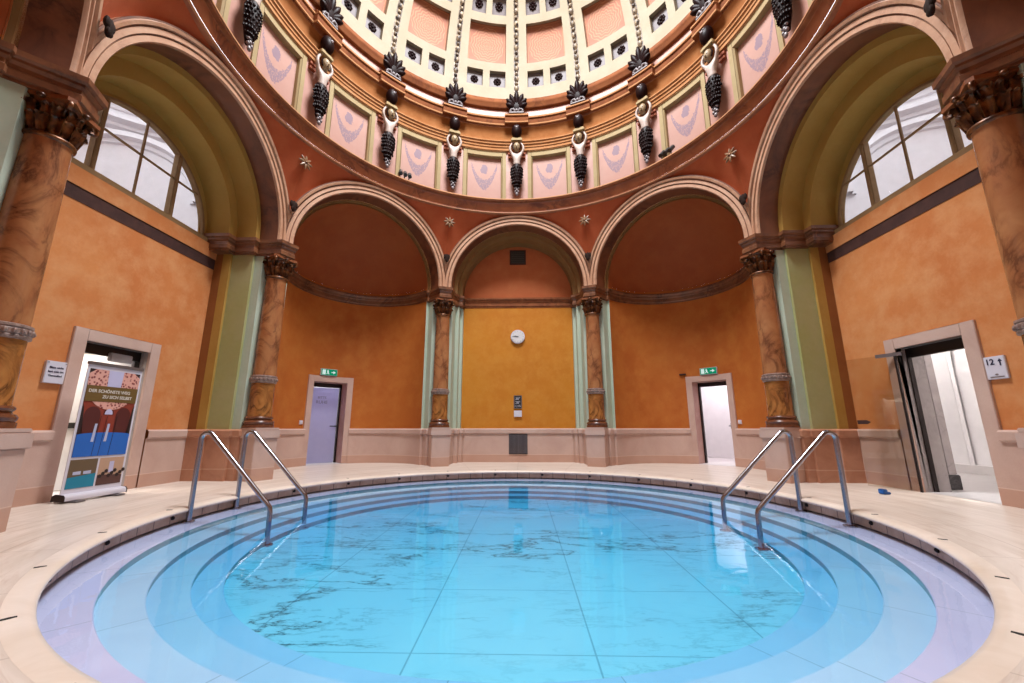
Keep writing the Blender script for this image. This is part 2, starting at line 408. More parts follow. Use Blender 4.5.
        if bevel: bmesh.ops.bevel(bm, geom=[e for e in bm.edges if e.calc_face_angle(0) > .6], offset=bevel*S, segments=2, affect='EDGES', clamp_overlap=True)
        bm.to_mesh(me); bm.free()
        if not isinstance(mats, (list, tuple)): mats = [mats]
        for m in mats: me.materials.append(m)
        if smooth:
            me.polygons.foreach_set('use_smooth', [True]*len(me.polygons)); me.set_sharp_from_angle(angle=D(smooth))
        o = bpy.data.objects.new(name, me); COL.objects.link(o)
        if parent is not None: o.parent = parent
        return o

def tag(o, label=None, cat=None, group=None, kind=None):
    if label: o['label'] = label
    if cat: o['category'] = cat
    if group: o['group'] = group
    if kind: o['kind'] = kind
    return o
def thing(name, label, cat, loc=(0, 0, 0), rz=0., group=None, kind=None):
    o = bpy.data.objects.new(name, None); COL.objects.link(o); o.empty_display_size = .1
    o.location = [v*S for v in loc]; o.rotation_euler = (0, 0, rz); return tag(o, label, cat, group, kind)
def copy_thing(root, loc, rz, label):
    r = root.copy(); COL.objects.link(r); r.location = [v*S for v in loc]; r.rotation_euler = (0, 0, rz); r['label'] = label
    for c in list(root.children):
        d = c.copy(); COL.objects.link(d); d.parent = r
        for g in list(c.children):
            e = g.copy(); COL.objects.link(e); e.parent = d
    return r
def text(mb, body, size, at, xdir, zdir, nrm, align='CENTER', depth=.0003, bold=False):
    """lay letters on a plane: xdir = reading direction, zdir = up, nrm = towards the reader"""
    cu = bpy.data.curves.new('lettering', 'FONT'); cu.body = body; cu.size = size*1.4; cu.align_x = align; cu.extrude = depth*.5
    cu.resolution_u = 3
    if bold: cu.offset = size*.03
    o = bpy.data.objects.new('lettering', cu); COL.objects.link(o)
    dg = bpy.context.evaluated_depsgraph_get(); me = bpy.data.meshes.new_from_object(o.evaluated_get(dg))
    X, Z, Nn, A = Vector(xdir), Vector(zdir), Vector(nrm), Vector(at)
    mb.add([A+X*v.co.x+Z*v.co.y+Nn*(v.co.z+depth) for v in me.vertices], [tuple(p.vertices) for p in me.polygons])
    bpy.data.objects.remove(o); bpy.data.curves.remove(cu); bpy.data.meshes.remove(me)

# ------------------------------------------------------------------ common numbers (plan units)
FZ = .012           # floor level behind the deck
RA = .343           # inner radius of the arches
ZC, ZS = .905, .888 # arch centre, top of imposts
c225, s225 = math.cos(D(22.5)), math.sin(D(22.5))
WEDGE = [((0, 0, 0), (c225, -s225, 0)), ((0, 0, 0), (-c225, -s225, 0))]
IMPSEC = [(-.05, .826), (0, .826), (0, .832), (.004, .834), (.004, .848), (.001, .851), (.001, .860), (.006, .866), (.006, .872), (.011, .876), (.011, .888), (-.06, .888)]
BANDSEC = [(-.02, .834), (.002, .836), (.002, .842), (.006, .846), (.006, .864), (.010, .868), (.010, .874), (.018, .882), (.018, .890), (-.02, .892)]
DADOSEC = [(0, 0), (0, 0), (.010, FZ-.01), (.010, .153), (.012, .155), (.016, .158), (.016, .176), (.010, .181), (-.01, .181)][2:]
def mirror(p): return [(-x, y) for x, y in p]
def both(mb, path, sec):
    mb.sweep(path, sec, 1); mb.sweep(mirror(path), sec, -1)
FRONT = [(.3827*.955+.9239*.02, .9239*.955-.3827*.02), (.340, .893)]      # impost front, runs past the axis and is clipped on it
PIER0 = [(.3827*1.025+.9239*.02, .9239*1.025-.3827*.02), (.343, .962)]

def arch_front(k, root):
    m = MB()
    m.arch([(RA, .990), (RA, .914), (.346, .909), (.3585, .909), (.3595, .913), (.362, .913), (.363, .905), (.3755, .905), (.3765, .910), (.3795, .910), (.3805, .899), (.388, .896), (.391, .901), (.394, .912), (.396, .935)], ZC, ZS-.002)
    m.build('arch_molding', M['archm'], root, clip=WEDGE)
    m = MB()
    for g0, g1, dd in ((.3588, .3625, .9118), (.3762, .3805, .9085), (.3905, .3958, .9005)): m.arch([(g0, dd+.003), (g0+.0006, dd), (g1-.0006, dd), (g1, dd+.003)], ZC, ZS-.002)
    m.build('arch_groove', M['soffit'], root, clip=WEDGE)
    m = MB(); m.arch([(RA-.0006, .9165), (RA-.0006, .985)], ZC, ZS-.002); m.build('arch_soffit', M['soffit'], root)
    # spandrel, warping from the arch plane up to the round cornice
    m = MB(); P = []
    nt, nz = 40, 12
    for i in range(nt+1):
        th = D(-22.5+45*i/nt); sx = .925*math.tan(th); za = ZC+math.sqrt(max(.3905**2-sx*sx, 0)); row = []
        za = min(za, 1.296); r0 = .925/math.cos(th)
        for j in range(nz+1):
            t = j/nz; z = za+(1.304-za)*t; r = r0+(.896-r0)*(t**1.25); row.append((r*math.sin(th), r*math.cos(th), z))
        P.append(row)
    m.grid(P); m.build('spandrel', M['spandrel'], root, smooth=80)
    # small dark leaf where two arches meet (left side of each bay)
    m = MB()
    m.ball((0, -.004, .020), .0085, .007, .024, 10, 7)
    for sg in (-1, 1): m.ball((sg*.010, -.003, .028), .007, .006, .014, 9, 6); m.ball((sg*.006, -.005, .010), .005, .005, .009, 8, 6)
    o = m.build('leaf_ornament', M['lampleaf'], root); o.scale = (1, 1, 1); o.rotation_euler = (0, 0, D(22.5)); o.location = (-s225*.958*S, c225*.958*S, 1.028*S)

def capitals_band(k, root, path, name='impost_molding', mat='impost'):
    m = MB(); both(m, FRONT+path, IMPSEC); m.build(name, M[mat], root, clip=WEDGE)

def jambs(root, pieces):
    """pieces: (name, material, path)"""
    for nm, mt, path in pieces:
        for sg, pth in ((1, path), (-1, mirror(path))):
            m = MB(); m.sweep(pth, [(0, .170), (0, .835)], sg); m.build(nm, M[mt], root, clip=WEDGE, smooth=20)

# ---- rectangular hole wall on plane y=d
def wall_with_hole(m, d, x0, x1, z0, z1, hx0, hx1, hz1):
    m.quad((x0, d, z0), (hx0, d, z0), (hx0, d, z1), (x0, d, z1)); m.quad((hx1, d, z0), (x1, d, z0), (x1, d, z1), (hx1, d, z1))
    m.quad((hx0, d, hz1), (hx1, d, hz1), (hx1, d, z1), (hx0, d, z1))
def frame_u(m, d, x0, x1, zt, w, dep, z0=FZ-.004):
    """stone door surround in front of plane y=d, opening x0..x1, top zt"""
    m.box(x0-w, x0, d-dep, d+.012, z0, zt+w*.95); m.box(x1, x1+w, d-dep, d+.012, z0, zt+w*.95); m.box(x0, x1, d-dep, d+.012, zt, zt+w*.95)

WD = 1.13            # plane of the side walls
NAMES = {0: 'back', -1: 'back_left', 1: 'back_right', -2: 'left', 2: 'right', -3: 'front_left', 3: 'front_right', 4: 'front'}
def bay_root(k, mesh_mb, mat, label):
    o = mesh_mb.build('wall_'+NAMES[k], M[mat]); o.rotation_euler = (0, 0, -D(45*k)); tag(o, label, 'wall', kind='structure'); return o

def big_bay(k, door=None):
    m = MB()
    if door: wall_with_hole(m, WD, -.335, .335, -.01, .764, door[0], door[1], .4125)
    else: m.quad((-.335, WD, -.01), (.335, WD, -.01), (.335, WD, .764), (-.335, WD, .764))
    lab = {-2: 'orange plaster wall under the arched window on the left', 2: 'orange plaster wall under the arched window on the right', 4: 'orange plaster wall behind the camera'}[k]
    root = bay_root(k, m, 'orange', lab)
    arch_front(k, root)
    m = MB(); m.box(-.334, .334, WD-.0015, WD+.03, .764, .802); m.build('dark_stone_strip', M['strip'], root)
    m = MB(); m.box(-.334, .334, WD-.004, WD+.036, .802, .8515); m.build('orange_sill_band', M['orange'], root)
    # ochre stepped vault: r .322 then r .285
    m = MB(); m.arch([(RA, .985), (.336, .987), (.322, .987), (.322, 1.062)], ZC, ZS-.002); m.build('ochre_arch_band', M['ochre'], root)
    m = MB(); m.arch([(.350, 1.0615), (.285, 1.062), (.285, 1.151), (.255, 1.153)], ZC-.01, ZS-.02); m.build('ochre_arch_band', M['ochre'], root)
    # filling above the window plane
    P = []
    for i in range(41):
        a = PI*i/40; P.append([(.262*math.cos(a), 1.154, .866+.262*math.sin(a)), (.36*math.cos(a), 1.154, .84+.36*math.sin(a))])
    m = MB(); m.grid(P); m.build('lunette_wall', M['ochre'], root)
    capitals_band(k, root, [(.340, .982), (.319, .984), (.319, 1.059), (.283, 1.061), (.283, 1.12), (.283, 1.153)])
    jambs(root, [('pale_green_pilaster', 'green', PIER0+[(.343, .991)]), ('olive_pilaster', 'olive', [(.343, .991), (.332, .991), (.332, 1.070)]),
                 ('ochre_pilaster', 'ochre', [(.332, 1.070), (.322, 1.070), (.322, 1.100)]), ('brown_reveal', 'reveal', [(.322, 1.100), (.322, 1.131)])])
    pil = PIER0+[(.343, .991), (.332, .991), (.332, 1.070), (.322, 1.070), (.322, WD+.012)]
    m = MB(); both(m, pil, DADOSEC); m.build('dado', M['dadob'], root, clip=WEDGE)
    m = MB()
    e = .033
    if door:
        m.sweep([(.33, WD), (door[1]+e, WD)], DADOSEC, 1); m.sweep([(door[0]-e, WD), (-.33, WD)], DADOSEC, 1)
    else: m.sweep([(.33, WD), (-.33, WD)], DADOSEC, 1)
    m.build('dado', M['dado'], root)
    if k == 4:
        m = MB(); m.quad((-.335, 1.1195, .83), (.335, 1.1195, .83), (.335, 1.1195, 1.2), (-.335, 1.1195, 1.2)); m.build('lunette_plaster', M['lunette'], root); return root
    # the lunette window
    wlab = {-2: 'half round window with slim glazing bars high on the left wall', 2: 'half round window with slim glazing bars high on the right wall'}[k]
    w = MB(); wr = .2655
    P = []
    for i in range(41):
        a = PI*i/40; P.append([(r*math.cos(a), y, .868+r*math.sin(a)) for r, y in ((.270, 1.143), (.2625, 1.143), (.2605, 1.146), (.2605, 1.161), (.270, 1.161))])
    w.grid(P)
    w.box(-.272, .272, 1.128, 1.163, .850, .868)
    wo = w.build('window_%d' % {-2: 1, 2: 2, 4: 3}[k], M['winframe']); wo.rotation_euler = root.rotation_euler; tag(wo, wlab, 'window', kind='structure')
    for x in (-.124, .124):
        m = MB(); m.box(x-.006, x+.006, 1.143, 1.161, .866, .868+math.sqrt(.263**2-x*x)); m.cyl((x, 1.141, .867), (x, 1.141, .861+math.sqrt(.262**2-x*x)), .0048, 10); m.build('mullion', M['winframe'], wo)
    m = MB()
    m.box(-.0025, .0025, 1.145, 1.151, .866, 1.126); m.box(-.23, .23, 1.145, 1.151, 1.0075, 1.0125); m.build('glazing_bar', M['winframe'], wo)
    m = MB()
    m.add([(0, 1.1485, .866)]+[(.262*math.cos(PI*i/40), 1.1485, .866+.262*math.sin(PI*i/40)) for i in range(41)], [(0, i, i+1) for i in range(1, 41)])
    m.build('window_pane', M['glass'], wo)
    return root

def niche_bay(k, door=None):
    m = MB(); r, dc = .33, 1.0
    phis = sorted(set([-90+180*i/60 for i in range(61)]+(list(door) if door else [])))
    zs = [-.01, .4085, .905]
    for a, b in zip(phis[:-1], phis[1:]):
        for z0, z1 in zip(zs[:-1], zs[1:]):
            if door and a >= door[0]-1e-6 and b <= door[1]+1e-6 and z1 < .41: continue
            m.quad(*[(r*math.sin(D(p)), dc+r*math.cos(D(p)), z) for p, z in ((a, z0), (b, z0), (b, z1), (a, z1))])
    lab = {-1: 'curved orange niche wall with the closed frosted door', 1: 'curved orange niche wall with the open white door', -3: 'curved niche wall at the front left', 3: 'curved niche wall at the front right'}[k]
    root = bay_root(k, m, 'niche', lab)
    arch_front(k, root)
    m = MB(); m.arch([(RA, .985), (RA, .990), (.338, .992), (.337, 1.001), (.329, 1.002)], ZC, ZS-.002); m.build('arch_rim', M['rim'], root)
    P = []
    for i in range(49):
        ph = D(-90+180*i/48); P.append([(r*math.sin(ph)*math.cos(PI/2*j/16), dc+r*math.cos(ph)*math.cos(PI/2*j/16), ZC+r*math.sin(PI/2*j/16)) for j in range(17)])
    m = MB(); m.grid(P); m.build('half_dome', M['apse'], root, smooth=80)
    capitals_band(k, root, [(.340, .990), (.331, .992), (.331, 1.006)])
    m = MB(); m.sweep([(r*math.sin(D(p)), dc+r*math.cos(D(p))) for p in range(90, -91, -3)], [(o, z-.002) for o, z in BANDSEC], 1); m.build('band_molding', M['impost'], root)
    jambs(root, [('pale_green_pilaster', 'green', PIER0+[(.343, 1.0), (.3285, 1.0)])])
    arc = lambda a, b: [(r*math.sin(D(a+(b-a)*i/24)), dc+r*math.cos(D(a+(b-a)*i/24))) for i in range(25)]
    m = MB(); pr = PIER0+[(.343, .999), (.331, 1.0)]
    if door:
        m.sweep(pr+arc(88, door[1]+4.6), DADOSEC, 1); m.sweep(mirror(pr)+arc(-88, door[0]-4.6), DADOSEC, -1)
    else: m.sweep(pr+arc(88, 0), DADOSEC, 1); m.sweep(mirror(pr)+arc(-88, 0), DADOSEC, -1)
    m.build('dado', M['dado'], root, clip=WEDGE)
    return root

# ------------------------------------------------------------------ back bay
def back_bay():
    m = MB(); d = 1.085
    m.quad((-.31, d, -.01), (.31, d, -.01), (.31, d, .84), (-.31, d, .84))
    root = bay_root(0, m, 'yellow', 'yellow plaster wall with the clock, straight ahead')
    arch_front(0, root)
    m = MB(); m.quad((-.31, d+.001, .835), (.31, d+.001, .835), (.31, d+.001, 1.23), (-.31, d+.001, 1.23)); m.build('lunette_wall', M['lunette'], root)
    m = MB(); m.arch([(RA, .985), (RA, .989), (.338, .992), (.324, .994), (.322, 1.03)], ZC, ZS-.002); m.build('arch_band', M['rim'], root)
    m = MB(); m.arch([(.350, 1.0295), (.302, 1.033), (.301, d+.002)], ZC-.005, ZS-.002); m.build('arch_band', M['rim'], root)
    capitals_band(0, root, [(.340, .985), (.330, 1.0), (.319, 1.028), (.300, 1.032), (.299, d)])
    m = MB(); m.sweep([(.31, d), (-.31, d)], BANDSEC, 1); m.build('band_molding', M['band'], root)
    p0 = [(.3827*1.025+.9239*.02, .9239*1.025-.3827*.02), (.340, .963)]
    pa = p0+[(.335, 1.028)]; pb = [(.335, 1.028), (.317, 1.028), (.315, 1.06)]; pc = [(.315, 1.06), (.301, 1.062), (.300, d)]
    jambs(root, [('pale_green_pilaster', 'green', pa), ('pale_green_pilaster', 'green', pb), ('pale_green_pilaster', 'green', pc)])
    m = MB(); both(m, pa+pb[1:]+pc[1:]+[(.30, d)], DADOSEC); m.sweep([(.305, d), (-.305, d)], DADOSEC, 1); m.build('dado', M['dado'], root, clip=WEDGE)
    return root

back = back_bay()
DL, DR = (-.057, .128), (-.131, .054)
big_bay(-2, DL); big_bay(2, DR); big_bay(4)
NDL, NDR = (-15.8, 13.4), (-13.4, 15.8)
niche_bay(-1, NDL); niche_bay(1, NDR); niche_bay(-3); niche_bay(3)

# ------------------------------------------------------------------ ring cornice, drum, upper cornice, dome
def annular(mb, prof, segs):
    """lathe with per-segment radial offsets; segs: list of (a0,a1,offset); adds side walls where the offset jumps"""
    def ring(a, off): return [((r+off)*math.sin(D(a)), (r+off)*math.cos(D(a)), z) for r, z in prof]
    n = len(segs)
    for i, (a0, a1, off) in enumerate(segs):
        k = max(1, int(abs(a1-a0)/1.6)); mb.grid([ring(a0+(a1-a0)*j/k, off) for j in range(k+1)])
        o2 = segs[(i+1) % n][2]
        if abs(o2-off) > 1e-6:
            A, B = ring(a1, off), ring(a1, o2); mb.grid([A, B])
m = MB(); m.lathe([(.905, 1.297), (.897, 1.298), (.892, 1.3015)], 160); m.lathe([(.890, 1.305), (.8905, 1.311)], 160)
tr = m.build('trim_1', M['bandr']); tag(tr, 'broad round marble cornice with a ledge, above the arches', 'cornice', kind='structure')
m = MB(); m.lathe([(.889, 1.310), (.889, 1.316), (.884, 1.320), (.882, 1.352), (.876, 1.355)], 160); m.build('marble_frieze', M['bandr'], tr, smooth=60)
m = MB(); m.lathe([(.8925, 1.3010), (.8895, 1.3020), (.8885, 1.3035), (.8900, 1.3055)], 160); m.build('lower_fillet', M['fillet'], tr)
m = MB(); m.lathe([(.878, 1.354), (.870, 1.356), (.866, 1.3595), (.8655, 1.3655)], 160); m.build('ledge_edge', M['band'], tr)
m = MB(); m.lathe([(.8660, 1.365), (.863, 1.3655), (.863, 1.370), (.866, 1.373)], 160); m.build('ledge_fillet', M['fillet'], tr)
m = MB(); m.lathe([(.866, 1.3725), (.925, 1.376)], 160); m.build('ledge', M['band'], tr)

HA = [22.5*i for i in range(16)]
# drum wall with sunk panels
m = MB(); segs = []
for a in HA: segs += [(a-3.9, a+3.9, 0.), (a+3.9, a+18.6, -.006)]
annular(m, [(.906, 1.372), (.906, 1.684)], [(a-3.9, a+3.9, 0.) for a in HA for _ in (0,)])
drum = m.build('wall_drum', M['pinkwall']); tag(drum, 'pink drum wall below the dome with sunk panels and statues', 'wall', kind='structure')
for i, a in enumerate(HA):
    m = MB()
    def P(x, r, z): return (r*math.sin(D(x)), r*math.cos(D(x)), z)
    a0, a1, b0, b1 = a+3.8, a+18.7, a+5.1, a+17.4; zt, zb = 1.682, 1.652
    rf, rb = .900, .922
    def strip(x0, x1, z0, z1, r0, r1=None, n=8):
        r1 = r0 if r1 is None else r1
        m.grid([[P(x0+(x1-x0)*j/n, r0, z0), P(x0+(x1-x0)*j/n, r1, z1)] for j in range(n+1)])
    strip(a0, b0, 1.372, zt, rf); strip(b1, a1, 1.372, zt, rf); strip(b0, b1, zb, zt, rf)
    strip(b0, b1, zb, zb-.004, rf, rf+.006); strip(b0, b1, zb-.004, zb-.004, rf+.006, rb)
    for b, sg in ((b0, 1), (b1, -1)):
        m.grid([[P(b, rf, 1.372), P(b, rf, zb)], [P(b+sg*.35, rf+.006, 1.372), P(b+sg*.35, rf+.006, zb-.004)], [P(b+sg*.4, rb, 1.372), P(b+sg*.4, rb, zb-.004)]])
    for b in (a0, a1): m.grid([[P(b, rf, 1.372), P(b, rf, zt)], [P(b, .906, 1.372), P(b, .906, zt)]])
    m.build('panel_frame', M['cream'], drum, smooth=25)
    m = MB()
    for j in range(8):
        u0, u1 = j/8, (j+1)/8; x0, x1 = b0+(b1-b0)*u0, b0+(b1-b0)*u1
        m.quad(P(x0, rb-.001, 1.372), P(x1, rb-.001, 1.372), P(x1, rb-.001, zb), P(x0, rb-.001, zb), uv=[(u0, 0), (u1, 0), (u1, 1), (u0, 1)])
    m.build('garland_panel', M['garland'], drum, weld=False)
    # little bracket bars that flank each statue at the head of the pilaster
    m = MB(); T = Matrix.Rotation(-D(a), 4, 'Z')
    for sg in (-1, 1):
        for z in (1.640, 1.662):
            m.box(sg*.034-.014, sg*.034+.014, .892, .908, z, z+.010, T)
    m.build('pilaster_bracket', M['brownfill'], drum)

m = MB(); m.lathe([(.906, 1.683), (.892, 1.684), (.892, 1.698), (.888, 1.701), (.888, 1.712), (.882, 1.716), (.882, 1.724), (.876, 1.730), (.876, 1.735), (.89, 1.737)], 160)
tr2 = m.build('trim_2', M['archi']); tag(tr2, 'upper stepped cornice that breaks forward over each statue', 'cornice', kind='structure')
m = MB(); m.lathe([(.890, 1.736), (.902, 1.750), (.907, 1.775), (.905, 1.800), (.899, 1.818), (.890, 1.828)], 160); m.build('golden_cove', M['cove'], tr2, smooth=80)
segs = []
for a in HA: segs += [(a-4.3, a+4.3, -.022), (a+4.3, a+18.2, 0.)]
m = MB(); annular(m, [(.93, 1.828), (.889, 1.832), (.885, 1.838)], segs); annular(m, [(.886, 1.847), (.884, 1.853), (.884, 1.874), (.880, 1.880)], segs)
annular(m, [(.882, 1.888), (.888, 1.893), (.893, 1.903), (.912, 1.906)], segs)
m.build('cornice_fascia', M['corn'], tr2, smooth=25)
m = MB(); annular(m, [(.886, 1.836), (.881, 1.838), (.881, 1.846), (.886, 1.848)], segs); annular(m, [(.882, 1.878), (.877, 1.880), (.877, 1.888), (.882, 1.889)], segs); m.build('cornice_fillet', M['thinfillet'], tr2, smooth=25)
m = MB(); m.lathe([(.911, 1.90), (.909, 1.955)], 160); m.build('attic_band', M['pinkwall'], tr2)
m = MB(); m.lathe([(.912, 1.954), (.898, 1.957), (.893, 1.964), (.893, 1.975), (.886, 1.984), (.884, 1.996), (.890, 2.004), (.896, 2.022)], 160); m.build('orange_torus_molding', M['corn'], tr2, smooth=50)
m = MB(); T = None
for a in HA:
    T = Matrix.Rotation(-D(a), 4, 'Z')
m = None

# dome: coffered hemisphere
DC, DRr = 2.02, .896
def sph(a, e, r): return (r*math.cos(D(e))*math.sin(D(a)), r*math.cos(D(e))*math.cos(D(a)), DC+r*math.sin(D(e)))
ELS = [(4.8, 11.0, 's'), (13.9, 27.1, 'L'), (29.7, 35.7, 's'), (38.5, 50.5, 'L'), (53, 58, 's')]
def hole(am, e):
    """am = azimuth inside the bay (0..22.5)"""
    x = abs(am-11.25)
    for e0, e1, t in ELS:
        if e0 <= e <= e1:
            if t == 'L' and x < 7.25: return 'L'
            if t == 's' and 1.25 < x < 7.15: return 's'
    return ''
def bp(vals, lo, hi, step):
    v = sorted(set([lo, hi]+vals)); out = [lo]
    for a, b in zip(v[:-1], v[1:]):
        k = max(1, int(math.ceil((b-a)/step))); out += [a+(b-a)*j/k for j in range(1, k+1)]
    return out
AZ = bp([11.25-7.25, 11.25-7.15, 11.25-1.25, 11.25+1.25, 11.25+7.15, 11.25+7.25], 0, 22.5, 3)
EL = bp([e for q in ELS for e in q[:2]], 0, 66, 3)
DEP = {'': 0., 'L': .030, 's': .025}
m = MB()
cells = {}
for i in range(len(AZ)-1):
    for j in range(len(EL)-1): cells[i, j] = hole((AZ[i]+AZ[i+1])/2, (EL[j]+EL[j+1])/2)
for b in range(16):
    off = b*22.5
    for (i, j), h in cells.items():
        a0, a1, e0, e1 = off+AZ[i], off+AZ[i+1], EL[j], EL[j+1]; r = DRr+DEP[h]
        if h == '': m.quad(sph(a0, e0, r), sph(a1, e0, r), sph(a1, e1, r), sph(a0, e1, r))
        else: m.quad(sph(a0, e0, r+.002), sph(a1, e0, r+.002), sph(a1, e1, r+.002), sph(a0, e1, r+.002))
        if h:
            for (i2, j2), (p, q) in (((i-1, j), ((a0, e0), (a0, e1))), ((i+1, j), ((a1, e0), (a1, e1))), ((i, j-1), ((a0, e0), (a1, e0))), ((i, j+1), ((a0, e1), (a1, e1)))):
                if cells.get((i2, j2), '') != h: m.quad(sph(*p, DRr), sph(*q, DRr), sph(*q, r+.002), sph(*p, r+.002))
dome = m.build('ceiling', M['domew'], smooth=25); tag(dome, 'cream coffered dome with pink panels and garland ribs', 'dome', kind='structure')
m = MB(); m.lathe([(.896*math.cos(D(66)), DC+.896*math.sin(D(66))), (.345, DC+.80), (.345, DC+.86), (.36, DC+.86)], 64); m.build('oculus_ring', M['cream'], dome)

def rosette(a, e):
    m = MB(); o = sph(a, e, DRr+.024)
    for p in range(8):
        an = 2*PI*p/8; m.ball((.0155*math.cos(an), .0155*math.sin(an), .003), .0085, .0085, .006, 8, 5)
    m.lathe([(.0005, .004), (.015, .006), (.017, .002)], 16); m.ball((0, 0, .007), .007, .007, .007, 8, 5)
    return m
ros_mesh = None; plate_mesh = None
for b in range(-4, 4):
    for e0, e1, t in ELS[:4]:
        if t == 'L':
            if e0 > 30 and b not in (-2, -1, 0, 1): continue
            m = MB(); aa0, aa1 = b*22.5+4.0, b*22.5+18.5; n = 6
            for i in range(n):
                for j in range(n):
                    u0, u1, v0, v1 = i/n, (i+1)/n, j/n, (j+1)/n
                    m.quad(*[sph(aa0+(aa1-aa0)*u, e0+(e1-e0)*v, DRr+.0295) for u, v in ((u0, v0), (u1, v0), (u1, v1), (u0, v1))], uv=[(u0, v0), (u1, v0), (u1, v1), (u0, v1)])
            m.build('coffer_panel', M['filigree'], dome, weld=False, smooth=80)
        else:
            for aa in (b*22.5+7.05, b*22.5+15.45):
                em = (e0+e1)/2
                if ros_mesh is None:
                    r0 = rosette(aa, em).build('rosette', M['statue_dark'], dome); ros_mesh = r0.data; ro = r0
                else:
                    ro = bpy.data.objects.new('rosette', ros_mesh); COL.objects.link(ro); ro.parent = dome
                p = Vector(sph(aa, em, DRr+.025))*S; nrm = (Vector((0, 0, DC*S))-p).normalized()
                ro.location = p; ro.rotation_euler = nrm.to_track_quat('Z', 'Y').to_euler()
                m = MB(); da, de = 2.9, 3.0
                m.quad(*[sph(aa+x*da, em+y*de, DRr+.0245) for x, y in ((-1, -1), (1, -1), (1, 1), (-1, 1))])
                m.build('rosette_plate', M['plate'], dome)
# garland ribs
for i in range(-4, 5):
    a = i*22.5; m = MB(); e = 3.2; k = 0
    while e < 48:
        L = 2.3 if k % 2 == 0 else 1.5; w = 1.0 if k % 2 == 0 else .75
        p0, p1 = e, e+L; rows = []
        for q in range(5):
            t = q/4; ww = w*(.62+.38*math.sin(PI*t)); hh = .004+.007*math.sin(PI*t); ee = p0+(p1-p0)*t; ce = max(.2, math.cos(D(ee)))
            rows.append([sph(a-ww/ce**.3, ee, DRr+.002), sph(a-ww*.6/ce**.3, ee, DRr-hh), sph(a, ee, DRr-hh*1.3), sph(a+ww*.6/ce**.3, ee, DRr-hh), sph(a+ww/ce**.3, ee, DRr+.002)])
        m.grid(rows); e += L; k += 1
    m.grid([[sph(a-.95/max(.2, math.cos(D(q)))**.3, q, DRr-.0015) , sph(a+.95/max(.2, math.cos(D(q)))**.3, q, DRr-.0015)] for q in range(3, 49, 3)])
    m.build('garland_rib', M['rib'], dome, smooth=50)

# ------------------------------------------------------------------ columns
def acanthus(m, a, r0, z0, h, w, out):
    ca, sa = math.sin(a), math.cos(a); nu, nv = 7, 7
    for back in (0, 1):
        P = []
        for j in range(nv):
            t = j/(nv-1); z = z0+h*min(t, .88)/.88*(1 if t < .9 else .97) - (.012 if t > .95 else 0)*h*6*0
            rr = r0+out*(t**2.6)+(.006*math.sin(PI*t)); z = z0+h*(math.sin(t*PI*.56)/math.sin(PI*.56))*(1 if t < .86 else 1-.16*(t-.86)/.14)
            row = []
            for i in range(nu):
                u = i/(nu-1)*2-1; ww = w*(.55+.6*math.sin(PI*min(1, t*.8+.12)))*(1.0+.18*math.sin(t*20))*(1-.55*max(0, t-.8)/.2)
                x = u*ww; d = rr-.30*abs(u)*ww+.004*math.cos(u*PI*2)-back*.004
                row.append((x*sa+d*ca, -x*ca+d*sa, z))
            P.append(row)
        m.grid(P)
def volute(m, a, r, z, rad):
    ca, sa = math.sin(a), math.cos(a); pts = []; rr = []
    for i in range(22):
        t = i/21; ph = t*2*PI*1.5; q = rad*(1-.75*t)
        d = r-rad+q*math.sin(ph+.2)+.012*t*0; zz = z-rad+q*math.cos(ph+.2)
        pts.append((d*ca, d*sa, zz)); rr.append(.0045*(1-.4*t))
    m.tube([((r-.03)*ca, (r-.03)*sa, z-rad*2.6)]+pts, [.003]+rr, 6)
